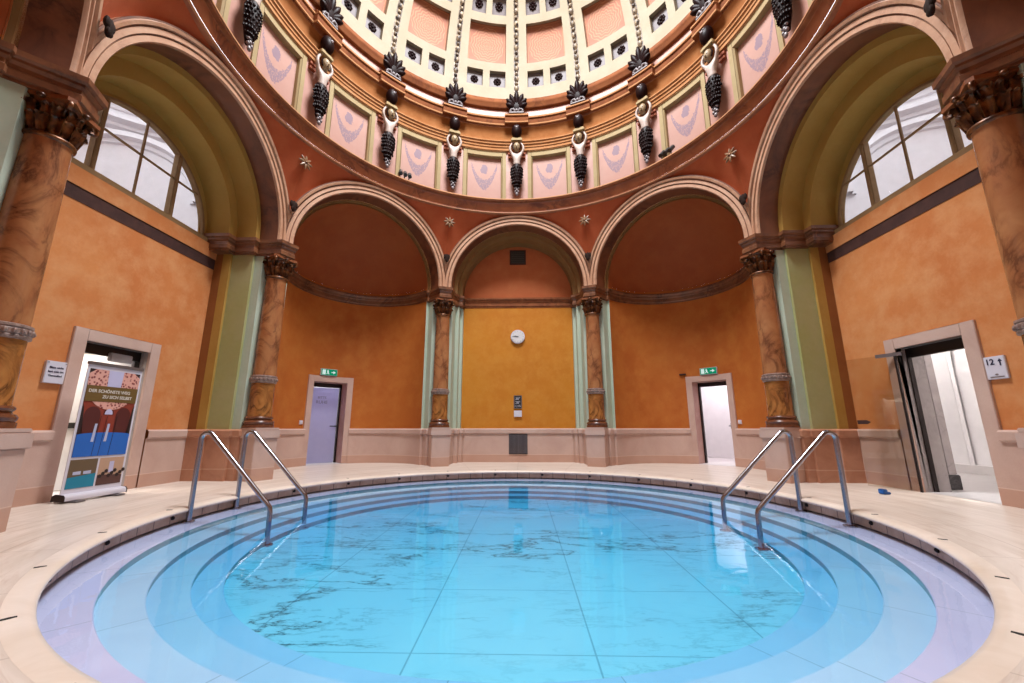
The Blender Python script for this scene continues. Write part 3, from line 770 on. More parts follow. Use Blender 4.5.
def make_column(label, loc, rz):
    t = thing('marble_column', label, 'column', loc, rz, 'columns round the pool')
    # pedestal (local y points away from the pool)
    m = MB(); m.prism([(-.042, -.054), (.042, -.054), (.050, .05), (-.050, .05)], FZ-.006, .150); m.prism([(-.047, -.059), (.047, -.059), (.055, .05), (-.055, .05)], .150, .178)
    m.prism([(-.044, -.056), (.044, -.056), (.052, .05), (-.052, .05)], .178, .186)
    m.build('pedestal', M['pedestal'], t, bevel=.0015)
    m = MB(); m.lathe([(0.001, .186), (.050, .186), (.050, .196), (.047, .197), (.049, .200), (.050, .205), (.047, .210), (.042, .212), (.041, .215), (.044, .218), (.045, .221), (.043, .2245), (.039, .226)], 40); m.build('base', M['colbase'], t)
    m = MB(); m.lathe([(.0395, .225), (.0385, .231), (.0383, .300), (.0380, .347)], 40); m.build('lower_shaft', M['colm'], t)
    m = MB(); m.lathe([(.038, .344), (.0425, .346), (.0430, .350), (.041, .352)], 40); m.lathe([(.041, .352), (.0425, .354), (.0425, .362), (.041, .364)], 40); m.lathe([(.041, .364), (.0430, .366), (.0425, .370), (.037, .372)], 40)
    for i in range(22):
        a = 2*PI*i/22; m.ball((.0425*math.sin(a), .0425*math.cos(a), .358), .0042, .0042, .0052, 7, 5)
    m.build('carved_collar', M['collar'], t)
    m = MB(); m.lathe([(.0372, .371), (.0372, .40), (.0366, .55), (.0350, .68), (.0338, .736), (.0350, .742)], 40); m.build('upper_shaft', M['colup'], t)
    m = MB(); m.lathe([(.034, .740), (.0385, .742), (.0395, .746), (.0380, .750), (.034, .751)], 40)
    m.lathe([(.0335, .750), (.0340, .775), (.0365, .800), (.043, .818), (.046, .822)], 40)
    for i in range(8): acanthus(m, 2*PI*i/8, .0350, .751, .034, .0145, .014)
    for i in range(8): acanthus(m, 2*PI*(i+.5)/8, .0352, .756, .052, .0130, .018)
    for i in range(4):
        a = PI/4+PI/2*i; volute(m, a, .063, .821, .0085); 
    for i in range(4): m.ball((.046*math.sin(PI/2*i), .046*math.cos(PI/2*i), .820), .007, .007, .006, 8, 6)
    m.build('capital', M['capital'], t, smooth=60)
    m = MB(); q = []
    for i in range(4):
        a = PI/4+PI/2*i
        q += [(.064*math.sin(a-.10), .064*math.cos(a-.10)), (.064*math.sin(a+.10), .064*math.cos(a+.10))]
        b = a+PI/4; q += [(.0455*math.sin(b-.25), .0455*math.cos(b-.25)), (.0445*math.sin(b), .0445*math.cos(b)), (.0455*math.sin(b+.25), .0455*math.cos(b+.25))]
    m.prism(q, .8195, .828); m.build('abacus', M['band'], t)
    return t
col_labels = {
 -22.5: 'marble column just left of the yellow clock wall', 22.5: 'marble column just right of the yellow clock wall',
 -67.5: 'marble column behind the left pair of pool handrails', 67.5: 'marble column behind the right pair of pool handrails',
 -112.5: 'big dark foreground marble column cut by the left edge of the photo', 112.5: 'big dark foreground marble column cut by the right edge of the photo'}
proto = None
for a, lb in col_labels.items():
    loc = (math.sin(D(a)), math.cos(D(a)), 0)
    if proto is None: proto = make_column(lb, loc, -D(a))
    else: copy_thing(proto, loc, -D(a), lb)

# ------------------------------------------------------------------ statues, palmettes, spandrel stars
def make_statue(label, loc, rz):
    """local y points outward to the wall; figure faces -y"""
    t = thing('caryatid_statue', label, 'statue', loc, rz, 'statues round the drum')
    # scaly tail
    m = MB(); rings = []
    prof = [(1.418, .008, .007), (1.432, .011, .010), (1.45, .016, .014), (1.475, .0235, .019), (1.505, .0275, .022), (1.535, .0295, .023), (1.56, .0285, .023), (1.578, .023, .018)]
    m.loft([(0, -.004*math.sin((z-1.41)*18), z, a, b) for z, a, b in prof], 18)
    for r_ in range(8):
        z = 1.435+r_*.017; 
        for q in range(9):
            an = PI+PI*(q+.5*(r_ % 2))/8.5
            i = min(range(len(prof)-1), key=lambda i: abs(prof[i][0]-z)); w, b = prof[i][1], prof[i][2]
            m.loft([(w*1.02*math.cos(an), b*1.02*math.sin(an), z-.008, .001, .001), (w*1.12*math.cos(an), b*1.12*math.sin(an)-.001, z-.003, .0042, .0036), (w*1.02*math.cos(an), b*1.02*math.sin(an), z+.007, .0036, .003)], 7)
    m.build('scaly_tail', M['statue_dark'], t, smooth=50)
    m = MB()
    for sx, zz, r in ((0, 1.400, .0085), (-.008, 1.414, .006), (.008, 1.414, .006), (0, 1.424, .007), (-.010, 1.432, .004), (.010, 1.432, .004)): m.ball((sx, -.010, zz), r, .006, r*1.25, 9, 6)
    m.build('tail_ornament', M['silver'], t, smooth=50)
    # torso with raised arms: one skinned body
    vs = [((0, 0, 1.568), .0215), ((0, -.002, 1.592), .0185), ((0, -.003, 1.612), .0200), ((0, -.002, 1.638), .0220), ((0, 0, 1.655), .0130),
          ((-.024, 0, 1.645), .0095), ((-.037, -.006, 1.670), .0078), ((-.036, -.006, 1.690), .0072), ((-.024, -.002, 1.716), .0062), ((-.014, 0, 1.724), .006),
          ((.024, 0, 1.645), .0095), ((.037, -.006, 1.670), .0078), ((.036, -.006, 1.690), .0072), ((.024, -.002, 1.716), .0062), ((.014, 0, 1.724), .006)]
    es = [(0, 1), (1, 2), (2, 3), (3, 4), (3, 5), (5, 6), (6, 7), (7, 8), (8, 9), (3, 10), (10, 11), (11, 12), (12, 13), (13, 14)]
    me = bpy.data.meshes.new('torso'); me.from_pydata([tuple(c*S for c in v) for v, r in vs], es, [])
    o = bpy.data.objects.new('torso', me); COL.objects.link(o)
    sk = o.modifiers.new('skin', 'SKIN'); ss = o.modifiers.new('sub', 'SUBSURF'); ss.levels = ss.render_levels = 2
    for sv, (v, r) in zip(me.skin_vertices[0].data, vs): sv.radius = (r*S, r*S*.85)
    me.skin_vertices[0].data[0].use_root = True
    dg = bpy.context.evaluated_depsgraph_get(); bm = bpy.data.meshes.new_from_object(o.evaluated_get(dg)); bpy.data.objects.remove(o)
    bm.name = 'torso'; bm.materials.clear(); bm.materials.append(M['statue_light']); bm.polygons.foreach_set('use_smooth', [True]*len(bm.polygons))
    o = bpy.data.objects.new('torso', bm); COL.objects.link(o); o.parent = t
    # head with hair between the arms
    m = MB(); m.loft([(0, -.010, 1.655, .007, .007), (0, -.012, 1.660, .0105, .010), (0, -.014, 1.670, .0155, .014), (0, -.014, 1.684, .0185, .016), (0, -.012, 1.697, .0165, .015), (0, -.010, 1.707, .010, .010)], 14)
    m.ball((0, -.0295, 1.676), .0026, .004, .0045, 7, 5)
    h = m.build('head', M['statue_tan'], t, smooth=60)
    m = MB()
    for sg in (-1, 1): m.ball((sg*.0065, -.0278, 1.682), .0026, .0022, .0018, 7, 5)
    m.ball((0, -.0272, 1.667), .0042, .0025, .0014, 7, 5)
    pts = [(.0200*math.cos(a), -.016+.004*abs(math.cos(a)), 1.683+.0235*math.sin(a)) for a in [D(-50+280*i/20) for i in range(21)]]
    m.tube(pts, .0034, 6); m.build('hair', M['statue_dark'], h)
    m = MB(); m.box(-.030, .030, -.018, .025, 1.722, 1.736); m.box(-.026, .026, -.014, .025, 1.736, 1.744); m.build('cushion_block', M['cream'], t, bevel=.002)
    m = MB(); m.loft([(0, -.006, 1.742, .012, .011), (0, -.006, 1.748, .018, .017), (0, -.007, 1.760, .0245, .023), (0, -.008, 1.778, .0285, .026), (0, -.008, 1.797, .0275, .025), (0, -.007, 1.813, .021, .020), (0, -.006, 1.824, .012, .012), (0, -.006, 1.829, .006, .006)], 18)
    m.build('dark_vase', M['statue_dark'], t, smooth=60)
    m = MB(); m.ball((0, -.0335, 1.792), .006, .004, .007, 8, 6)
    for sg in (-1, 1): m.ball((sg*.008, -.031, 1.800), .003, .003, .004, 7, 5)
    m.build('vase_mask', M['silver'], t)
    return t
st_labels = {0: 'tailed statue with a dark vase on its head, directly above the clock', -1: 'first tailed statue to the left of the one above the clock', 1: 'first tailed statue to the right of the one above the clock',
 -2: 'second tailed statue to the left of the one above the clock', 2: 'second tailed statue to the right of the one above the clock', -3: 'third tailed statue to the left of the one above the clock, over the left arch',
 3: 'third tailed statue to the right of the one above the clock, over the right arch', -4: 'tailed statue cut off by the top edge at far left, only its tail in view', 4: 'tailed statue cut off by the top edge at far right, only its tail in view'}
proto = None
for i, lb in st_labels.items():
    a = i*22.5; loc = (.874*math.sin(D(a)), .874*math.cos(D(a)), 0)
    if proto is None: proto = make_statue(lb, loc, -D(a))
    else: copy_thing(proto, loc, -D(a), lb)

def make_palmette(label, loc, rz):
    t = thing('palmette_ornament', label, 'ornament', loc, rz, 'palmettes on the upper cornice')
    m = MB()
    n = 7
    for i in range(n):
        a = D(-66+132*i/(n-1)); L = .112-.048*abs(i-(n-1)/2)/((n-1)/2)
        pts = []
        for q in range(7):
            tt = q/6; pts.append((math.sin(a)*L*tt, -.004-.014*tt**2, .030+math.cos(a)*L*tt*.95))
        m.tube(pts, [.005, .009, .0125, .0150, .0155, .0125, .004], 8)
    m.ball((0, -.006, .055), .046, .010, .048, 16, 10)
    m.build('leaf_fan', M['statue_dark'], t, smooth=50)
    m = MB(); m.box(-.040, .040, -.012, .012, 0, .007)
    for sg in (-1, 1):
        m.tube([(sg*.008, -.006, .010), (sg*.018, -.010, .024), (sg*.030, -.010, .020), (sg*.038, -.008, .012)], [.006, .007, .006, .004], 8)
        m.ball((sg*.034, -.008, .012), .008, .007, .007, 9, 6)
    m.ball((0, -.010, .016), .010, .008, .010, 9, 6); m.build('scroll_base', M['plate'], t, smooth=50)
    return t
pl_txt = {0: 'dark palmette on the cornice above the clock', -1: 'first dark palmette left of the one above the clock', 1: 'first dark palmette right of the one above the clock', -2: 'second dark palmette left of the one above the clock', 2: 'second dark palmette right of the one above the clock',
 -3: 'dark palmette at the top edge, third left of the one above the clock', 3: 'dark palmette at the top edge, third right of the one above the clock'}
proto = None
for i, lb in pl_txt.items():
    a = i*22.5; loc = (.876*math.sin(D(a)), .876*math.cos(D(a)), 1.905)
    if proto is None: proto = make_palmette(lb, loc, -D(a))
    else: copy_thing(proto, loc, -D(a), lb)

M['startan'] = plain('tan_gilt_star', (150, 112, 78), .45)
def make_star(label, loc, rz):
    t = thing('star_ornament', label, 'ornament', loc, rz, 'stars on the spandrels')
    m = MB()
    for i in range(8):
        a = 2*PI*i/8; pts = [(math.sin(a)*.031*q/4, -.004, math.cos(a)*.031*q/4) for q in range(5)]
        m.tube(pts, [.003, .0048, .0055, .0042, .0012], 7)
    m.build('star_rays', M['startan'], t)
    m = MB(); m.ball((0, -.006, 0), .0075, .006, .0075, 10, 7); m.build('star_boss', M['capital'], t); return t
sl = {-22.5: 'star ornament between the clock arch and the left niche arch', 22.5: 'star ornament between the clock arch and the right niche arch', -67.5: 'star ornament between the left window arch and the left niche arch', 67.5: 'star ornament between the right window arch and the right niche arch'}
proto = None
for a, lb in sl.items():
    rr = .918; loc = (rr*math.sin(D(a)), rr*math.cos(D(a)), 1.232)
    if proto is None:
        proto = make_star(lb, loc, -D(a))
    else: copy_thing(proto, loc, -D(a), lb)

def make_floods(label, az, rz):
    t = thing('ledge_spotlight', label, 'lamp', (.884*math.sin(D(az)), .884*math.cos(D(az)), 1.374), rz, 'spotlights on the ledge')
    m = MB(); m.box(-.032, .032, -.006, .006, 0, .008); m.build('mounting_bar', M['lampblack'], t)
    for x in (-.023, 0, .023):
        m = MB(); m.cyl((x, -.012, .024), (x+.006, .010, .050), .0098, 12); m.cyl((x, 0, .006), (x, 0, .030), .003, 8); m.build('lamp_head', M['lampblack'], t)
    return t
p0 = make_floods('trio of small black spotlights on the ledge, left of the clock', -38.6, D(38.6))
copy_thing(p0, (.884*math.sin(D(50.6)), .884*math.cos(D(50.6)), 1.374), -D(50.6), 'trio of small black spotlights on the ledge, right of the clock')

# ------------------------------------------------------------------ floor, coping, basin, water
m = MB(); m.lathe([(.802, .001), (.83, .004), (.93, .008), (1.1, FZ), (1.45, FZ)], 160)
fl = m.build('floor', M['deck'], smooth=60); tag(fl, 'cream marble deck round the pool', 'floor', kind='structure')
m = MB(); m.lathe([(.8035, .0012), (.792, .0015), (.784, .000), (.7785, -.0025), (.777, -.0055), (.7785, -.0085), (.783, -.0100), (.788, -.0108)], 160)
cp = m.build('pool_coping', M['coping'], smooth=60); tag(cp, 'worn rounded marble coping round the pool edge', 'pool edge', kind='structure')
m = MB(); m.lathe([(.7875, -.0105), (.7885, -.012), (.7885, -.0285), (.7900, -.0292), (.803, -.0295), (.803, -.036)], 160); m.build('pool_rim_tiles', M['rimtile'], cp, smooth=30)
for j in range(24):
    a = 7.9+15*j; T = Matrix.Rotation(-D(a), 4, 'Z')
    if -165 < (a+180) % 360-180 < 165:
        m = MB(); m.prism([(-.0018, .791), (.0018, .791), (.0026, .797), (.0018, .803), (-.0018, .803), (-.0026, .797)], .0008, .0019, T); m.build('overflow_slot', M['black_hole'], cp, smooth=0)
        m = MB(); m.ball(T @ Vector((0, .7878, -.0165)), .0055, .004, .0045, 10, 6); m.build('drain_hole', M['black_hole'], cp)
steps = [(.8015, .7285, -.0345), (.7285, .6775, -.0475), (.6775, .626, -.0595), (.626, .5825, -.0715)]
ZF = -.084
m = MB(); m.lathe([(.60, ZF), (.001, ZF)], 128)
bs = m.build('pool_basin', M['pool'], smooth=0); tag(bs, 'veined marble floor and ring of steps under the water', 'pool', kind='structure')
for i, (r0, r1, z) in enumerate(steps):
    zn = steps[i+1][2] if i < 3 else ZF
    m = MB(); m.lathe([(r0+.004, z), (r1+.0015, z), (r1, z-.0015)], 160); st = m.build('pool_step', M['step' if i == 0 else 'step2'], bs, smooth=30)
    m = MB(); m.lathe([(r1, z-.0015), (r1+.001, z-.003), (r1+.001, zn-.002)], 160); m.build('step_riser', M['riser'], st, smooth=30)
m = MB(); m.lathe([(.8025, -.1), (.8025, -.0305), (.40, -.0305), (.0005, -.0305)], 160); m.lathe([(.8025, -.1), (.0005, -.1)], 160)
wt = m.build('pool_water', M['water'], smooth=30); tag(wt, 'clear still turquoise water filling the round pool', 'water', kind='stuff')

def handrail(label, sx, y):
    t = thing('pool_handrail', label, 'handrail', (sx*.775, y, -.0345), 0 if sx > 0 else PI, 'pool handrails')
    # local: +x away from pool centre; base at 0
    m = MB(); zt = .212; r = .0056
    pts = [(0, 0, .0), (0, 0, .12), (-.001, 0, .185)]
    for i in range(9):
        a = D(0+132*i/8); pts.append((-.016+.0155*math.cos(a), 0, .1945+.0155*math.sin(a)))
    pts += [(-.186, 0, .042), (-.1925, 0, .0345), (-.195, 0, .026), (-.196, 0, -.048)]
    m.tube(pts, r, 16); m.build('rail_tube', M['steel'], t, smooth=60)
    for x, z in ((0, 0), (-.196, -.0495)):
        m = MB(); m.lathe([(.0005, z+.004), (.0075, z+.004), (.0075, z+.0035), (.0135, z+.0028), (.0135, z)], 20, c=(x, 0)); m.build('base_flange', M['steel'], t, smooth=30)
    return t
hl = {(-1, -.057): 'nearer steel handrail of the left pair by the pool steps', (-1, .106): 'farther steel handrail of the left pair by the pool steps', (1, -.060): 'nearer steel handrail of the right pair by the pool steps', (1, .106): 'farther steel handrail of the right pair by the pool steps'}
proto = None
for (sx, y), lb in hl.items():
    if proto is None: proto = handrail(lb, sx, y)
    else:
        c = copy_thing(proto, (sx*(.775 if sx < 0 else .770), y, -.0345), 0 if sx > 0 else PI, lb)
        if sx > 0: c.scale = (1.05, 1, 1)

# ------------------------------------------------------------------ doors and the rooms beyond
def local_root(o, k): o.rotation_euler = (0, 0, -D(45*k)); return o
def side_door(k, dr, idx, label):
    m = MB(); frame_u(m, WD, dr[0], dr[1], .4125, .033, .007)
    o = local_root(m.build('door_%d' % idx, M['dado'], bevel=.0012), k); tag(o, label, 'door', kind='structure')
    m = MB(); x0, x1 = dr
    for x in dr: m.quad((x, WD, 0), (x, WD+.07, 0), (x, WD+.07, .4125), (x, WD, .4125))
    m.quad((x0, WD, .4125), (x1, WD, .4125), (x1, WD+.07, .4125), (x0, WD+.07, .4125)); m.build('door_reveal', M['pillargrey'], o)
    m = MB(); f = WD+.022; w = .0035
    m.box(x0, x0+w, f, f+.012, FZ, .41); m.box(x1-w, x1, f, f+.012, FZ, .41); m.box(x0, x1, f, f+.012, .385, .4125); m.build('metal_frame', M['darkmetal'], o)
    return o
d1 = side_door(-2, DL, 1, 'open doorway with pinkish stone surround behind the roll-up banner')
M['closer'] = plain('light_grey_closer', (186, 184, 188), .4)
m = MB(); m.box(.03, .095, WD+.012, WD+.024, .372, .396); m.build('door_closer', M['closer'], d1, bevel=.002)
d2 = side_door(2, DR, 2, 'open doorway with pinkish stone surround leading to the white corridor')
# black push bar of the left door leaf, leaf ajar into the room
m = MB(); T = Matrix.Translation((.120, WD+.036, 0)) @ Matrix.Rotation(D(106), 4, 'Z')
m.box(0, .175, -.004, .004, FZ+.004, .400, T); lf = m.build('door_leaf', M['white'], d1)
m = MB(); m.box(.02, .17, .004, .011, .185, .201, T); m.build('push_bar', M['lampblack'], lf)

def room(name, k, x0, x1, y0, y1, z1, mat, label, hx, hz):
    m = MB(); z0 = FZ
    m.quad((x0, y1, z0), (x1, y1, z0), (x1, y1, z1), (x0, y1, z1)); m.quad((x0, y0, z0), (x0, y1, z0), (x0, y1, z1), (x0, y0, z1)); m.quad((x1, y0, z0), (x1, y1, z0), (x1, y1, z1), (x1, y0, z1))
    m.quad((x0, y0, z1), (x1, y0, z1), (x1, y1, z1), (x0, y1, z1))
    # front side round the door opening
    m.quad((x0, y0, z0), (hx[0], y0, z0), (hx[0], y0, z1), (x0, y0, z1)); m.quad((hx[1], y0, z0), (x1, y0, z0), (x1, y0, z1), (hx[1], y0, z1)); m.quad((hx[0], y0, hz), (hx[1], y0, hz), (hx[1], y0, z1), (hx[0], y0, z1))
    o = local_root(m.build(name, M[mat], smooth=20), k); tag(o, label, 'wall', kind='structure'); return o
M['warmwhite'] = plain('warm_white_wall', (250, 240, 226), .7)
M['tilewhite'] = plain('pale_floor_tile', (232, 226, 224), .35)
r1 = room('wall_anteroom', -2, -.40, .40, WD+.07, 1.50, .55, 'warmwhite', 'warm white walls of the room behind the banner', DL, .4125)
m = MB(); m.quad((-.4, WD+.0, FZ+.0008), (.4, WD+.0, FZ+.0008), (.4, 1.6, FZ+.0008), (-.4, 1.6, FZ+.0008)); m.build('room_floor', M['tilewhite'], r1)
r2 = room('wall_corridor', 2, -.75, .42, WD+.07, 1.75, .74, 'white', 'white walls of the corridor beyond the right doorway', DR, .4125)
m = MB(); m.quad((-.75, WD, FZ+.0008), (.42, WD, FZ+.0008), (.42, 1.75, FZ+.0008), (-.75, 1.75, FZ+.0008)); m.build('room_floor', M['tilewhite'], r2)
# blind arch moulding on the corridor wall
m = MB(); m.arch([(.155, 1.745), (.150, 1.738), (.160, 1.734), (.168, 1.738), (.168, 1.75)], .45, FZ+.03)
o = m.build('blind_arch', M['white'], r2); o.location = (-.42*S, 0, 0)
m = MB(); m.box(-.75, .42, 1.735, 1.75, FZ, .045); m.build('skirting', M['tilewhite'], r2)
m = MB(); m.box(-.26, -.172, 1.24, 1.268, .052, .60); pg = m.build('wall_corridor_pier', M['pillargrey'], None, bevel=.003)
local_root(pg, 2); tag(pg, 'grey marble pier with black plinth just inside the right doorway', 'pier', kind='structure')
m = MB(); m.box(-.262, -.169, 1.236, 1.272, FZ, .053); m.build('black_plinth', M['blackstone'], pg, bevel=.002)
# stack of steps / bench seen low in the left room
m = MB(); m.box(-.25, .05, 1.40, 1.46, FZ, .06); m.box(-.25, .05, 1.43, 1.46, .06, .10); bn = m.build('stone_bench', M['pillargrey'], None, bevel=.002); local_root(bn, -2); tag(bn, 'low grey stone bench in the room behind the banner', 'bench')

# glass door leaf folded back against the right wall
t = thing('glass_door', 'frameless glass door leaf folded back against the right orange wall', 'door', (1.118, .128, FZ), 0)
ang = math.atan2(.112, -.053)
T = Matrix.Rotation(ang, 4, 'Z')
m = MB(); m.box(0, .124, -.0012, .0012, .003, .385, T); m.build('glass_pane', M['doorglass'], t)
m = MB(); m.box(-.016, .046, -.0035, .0035, .379, .389, T); m.build('top_rail', M['greymetal'], t)
m = MB(); m.box(-.002, .003, -.003, .003, 0, .39, T); m.build('hinge_post', M['darkmetal'], t)
m = MB()
arrow = [(.172, .184), (.196, .184), (.204, .1885), (.204, .1915), (.196, .196), (.172, .196)]
pts = [(x, z) for x, z in arrow]
pts = [(.294-x, z) for x, z in arrow]
m.add([T @ Vector((x, yy, z)) for yy in (-.0020, .0020) for x, z in pts], [tuple(range(6)), tuple(range(11, 5, -1))]+[(i, (i+1) % 6, 6+(i+1) % 6, 6+i) for i in range(6)])
m.build('push_sign', M['strip'], t)
m = MB(); m.prism([(-.010, -.009), (.010, -.009), (.010, .009), (-.010, .009)], 0, .006); m.prism([(-.010, -.009), (.002, -.009), (.002, .009), (-.010, .009)], .006, .013)
w = m.build('door_wedge', M['bluewedge'], None, bevel=.0015); w.location = (1.0*S, .108*S, (FZ-.0015)*S); tag(w, 'small blue door wedge on the deck under the glass door', 'door wedge')

# niche doors
def niche_door(k, ph, idx, label):
    r, dc = .33, 1.0; root = None
    m = MB()
    def arc(p0, p1, z0, z1, r0, r1, n=10):
        for ra, rb, za, zb in ((r0, r0, z0, z1), (r0, r1, z1, z1), (r0, r1, z0, z0)):
            m.grid([[((ra)*math.sin(D(p0+(p1-p0)*i/n)), dc+ra*math.cos(D(p0+(p1-p0)*i/n)), za), (rb*math.sin(D(p0+(p1-p0)*i/n)), dc+rb*math.cos(D(p0+(p1-p0)*i/n)), zb)] for i in range(n+1)])
        for p in (p0, p1): m.quad(*[(a*math.sin(D(p)), dc+a*math.cos(D(p)), z) for a, z in ((r0, z0), (r1, z0), (r1, z1), (r0, z1))])
    arc(ph[0]-5.0, ph[0], FZ-.004, .437, r-.007, r+.012); arc(ph[1], ph[1]+5.0, FZ-.004, .437, r-.007, r+.012); arc(ph[0], ph[1], .4085, .437, r-.007, r+.012)
    o = local_root(m.build('door_%d' % idx, M['dado'], smooth=25), k); tag(o, label, 'door', kind='structure')
    xa, xb = r*math.sin(D(ph[0])), r*math.sin(D(ph[1])); ya = dc+r*math.cos(D(16)); yb = dc+r+.072
    m = MB()
    for x in (xa, xb): m.quad((x, ya, 0), (x, yb, 0), (x, yb, .4085), (x, ya, .4085))
    m.quad((xa, ya, .4085), (xb, ya, .4085), (xb, yb, .4085), (xa, yb, .4085)); m.build('door_reveal', M['reveal_pink'], o)
    m = MB(); m.box(xa, xa+.008, yb-.014, yb, FZ, .4085); m.box(xb-.008, xb, yb-.014, yb, FZ, .4085); m.box(xa, xb, yb-.014, yb, .388, .4085); m.build('metal_frame', M['darkmetal'], o)
    return o, xa, xb, yb
M['reveal_pink'] = plaster('pink_reveal_stone', (224, 180, 168), (212, 164, 152), (230, 190, 178), 1.2, .5)
o3, xa, xb, yb = niche_door(-1, NDL, 3, 'closed frosted door in the left niche under the exit sign')
m = MB(); m.box(xa+.008, xb-.012, yb-.008, yb-.002, FZ+.002, .385); lf = m.build('door_leaf', M['frost'], o3)
m = MB(); m.box(xb-.020, xb-.012, yb-.014, yb-.008, .190, .196); m.tube([(xb-.016, yb-.012, .193), (xb-.045, yb-.016, .193)], .0022, 8); m.build('door_handle', M['lampblack'], lf)
m = MB(); text(m, 'BITTE', .012, ((xa+xb)/2-.01, yb-.0085, .330), (1, 0, 0), (0, 0, 1), (0, -1, 0)); text(m, 'RUHE', .016, ((xa+xb)/2-.01, yb-.0085, .305), (1, 0, 0), (0, 0, 1), (0, -1, 0)); m.build('door_lettering', M['greymetal'], lf)
r3 = room('wall_lobby', -1, -.30, .35, yb+.0005, 1.75, .55, 'white', 'white lobby behind the frosted door', (xa, xb), .4085)
m = MB(); m.quad((-.3, yb-.1, FZ+.0006), (.35, yb-.1, FZ+.0006), (.35, 1.75, FZ+.0006), (-.3, 1.75, FZ+.0006)); m.build('room_floor', M['tilewhite'], r3)
o4, xa2, xb2, yb2 = niche_door(1, NDR, 4, 'open white door in the right niche under the exit sign')
m = MB(); T = Matrix.Translation((xb2-.010, yb2-.004, 0)) @ Matrix.Rotation(D(115), 4, 'Z'); m.box(0, .150, -.004, .004, FZ+.003, .388, T); lf = m.build('door_leaf', M['white'], o4)
m = MB(); m.tube([T @ Vector((.132, 0, .193)), T @ Vector((.132, .014, .193)), T @ Vector((.10, .016, .193))], .0026, 8); m.box(.125, .139, .004, .006, .180, .206, T); m.build('door_handle', M['lampblack'], lf)
m = MB(); m.box(.06, .10, .004, .006, .275, .315, T); m.build('door_plate', M['greymetal'], lf)
r4 = room('wall_washroom', 1, -.40, .30, yb2+.0005, 1.80, .55, 'white', 'bright white room behind the open niche door', (xa2, xb2), .4085)
m = MB(); m.quad((-.4, yb2-.1, FZ+.0006), (.3, yb2-.1, FZ+.0006), (.3, 1.8, FZ+.0006), (-.4, 1.8, FZ+.0006)); m.build('room_floor', M['tilewhite'], r4)

# ------------------------------------------------------------------ signs and small fittings
def at_niche(k, phi, r=.33, dc=1.0):
    x, y = r*math.sin(D(phi)), dc+r*math.cos(D(phi)); a = D(45*k)
    return (x*math.cos(a)+y*math.sin(a), -x*math.sin(a)+y*math.cos(a)), -a-D(phi)
def exit_sign(k, phi, label, mir):
    (x, y), rz = at_niche(k, phi, .318); t = thing('exit_sign', label, 'exit sign', (x, y, .440), rz, 'exit signs')
    m = MB(); m.box(-.041, .041, -.002, .012, 0, .034); m.build('sign_housing', M['signwhite'], t, bevel=.001)
    m = MB(); m.box(-.039, .039, -.0030, -.002, .002, .032); m.build('lit_panel', M['exitgreen'], t)
    g = 1 if not mir else -1
    y0 = -.0034
    def pl(nm, *polys):
        m = MB()
        for pts in polys: m.add([(g*a, yy, b) for yy in (y0, y0+.0004) for a, b in pts], [tuple(range(len(pts)))]+[tuple(range(2*len(pts)-1, len(pts)-1, -1))])
        m.build(nm, M['exitwhite'], t)
    pl('arrow_symbol', [(.010, .015), (.020, .015), (.020, .009), (.032, .017), (.020, .025), (.020, .019), (.010, .019)])
    pl('doorway_symbol', [(-.034, .005), (-.018, .005), (-.018, .029), (-.034, .029)])
    pl('running_figure_symbol', [(-.010, .023), (-.006, .023), (-.005, .027), (-.008, .029), (-.011, .027)], [(-.012, .0225), (-.004, .023), (-.003, .014), (.001, .007), (-.002, .006), (-.007, .012), (-.012, .007), (-.015, .008), (-.010, .014)])
    return t
exit_sign(-1, -3.6, 'lit green exit sign above the closed frosted door', False)
exit_sign(1, 1.6, 'lit green exit sign above the open white door', False)
def switch(k, phi, label):
    (x, y), rz = at_niche(k, phi, .329); t = thing('light_switch', label, 'switch', (x, y, .201), rz, 'light switches')
    m = MB(); m.box(-.009, .009, -.003, .001, 0, .018); m.build('switch_plate', M['signwhite'], t, bevel=.0008)
    m = MB(); m.box(-.005, .005, -.0045, -.003, .004, .014); m.build('rocker', M['signwhite'], t); return t
switch(-1, -23.6, 'small white light switch left of the frosted door'); switch(1, 23.4, 'small white light switch right of the open white door')
(x, y), rz = at_niche(1, -20.5, .326)
m = MB(); m.box(-.016, .016, -.004, .004, 0, .008); m.box(-.010, .010, -.008, .0, .002, .007); sp = m.build('wall_speaker', M['strip'], None, bevel=.001); sp.location = (x*S, y*S, .446*S); sp.rotation_euler = (0, 0, rz); tag(sp, 'small brown wall fitting beside the right exit sign', 'fitting')
m = MB(); m.lathe([(.0005, -.004), (.006, -.004), (.008, 0), (.0085, .004)], 14); hk = m.build('ceiling_hook', M['darkmetal']); hk.location = (math.sin(D(45))*1.262*S+.02*S, math.cos(D(45))*1.262*S, 1.10*S); tag(hk, 'tiny metal hook in the half dome of the right niche', 'hook')

BD = 1.085
t = thing('wall_clock', 'round white wall clock on the yellow wall', 'clock', (0, BD, .670), 0)
def disc(m, r, y0, y1, n=32): m.add([(r*math.cos(2*PI*i/n), y, r*math.sin(2*PI*i/n)) for y in (y0, y1) for i in range(n)], [tuple(range(n)), tuple(range(2*n-1, n-1, -1))]+[(i, (i+1) % n, n+(i+1) % n, n+i) for i in range(n)])
m = MB(); disc(m, .0385, -.012, 0); m.build('clock_case', M['signwhite'], t, smooth=30, bevel=.002)
m = MB(); disc(m, .0335, -.0128, -.0118); m.build('dial', M['white'], t, smooth=0)
for i in range(12):
    m = MB(); T = Matrix.Rotation(2*PI*i/12, 4, 'Y'); m.box(-.0009, .0009, -.0136, -.0126, .027, .0315, T); m.build('hour_mark', M['greymetal'], t)
m = MB(); m.box(-.0016, .0016, -.0145, -.0136, -.004, .018, Matrix.Rotation(D(-80), 4, 'Y')); m.build('hour_hand', M['black'], t)
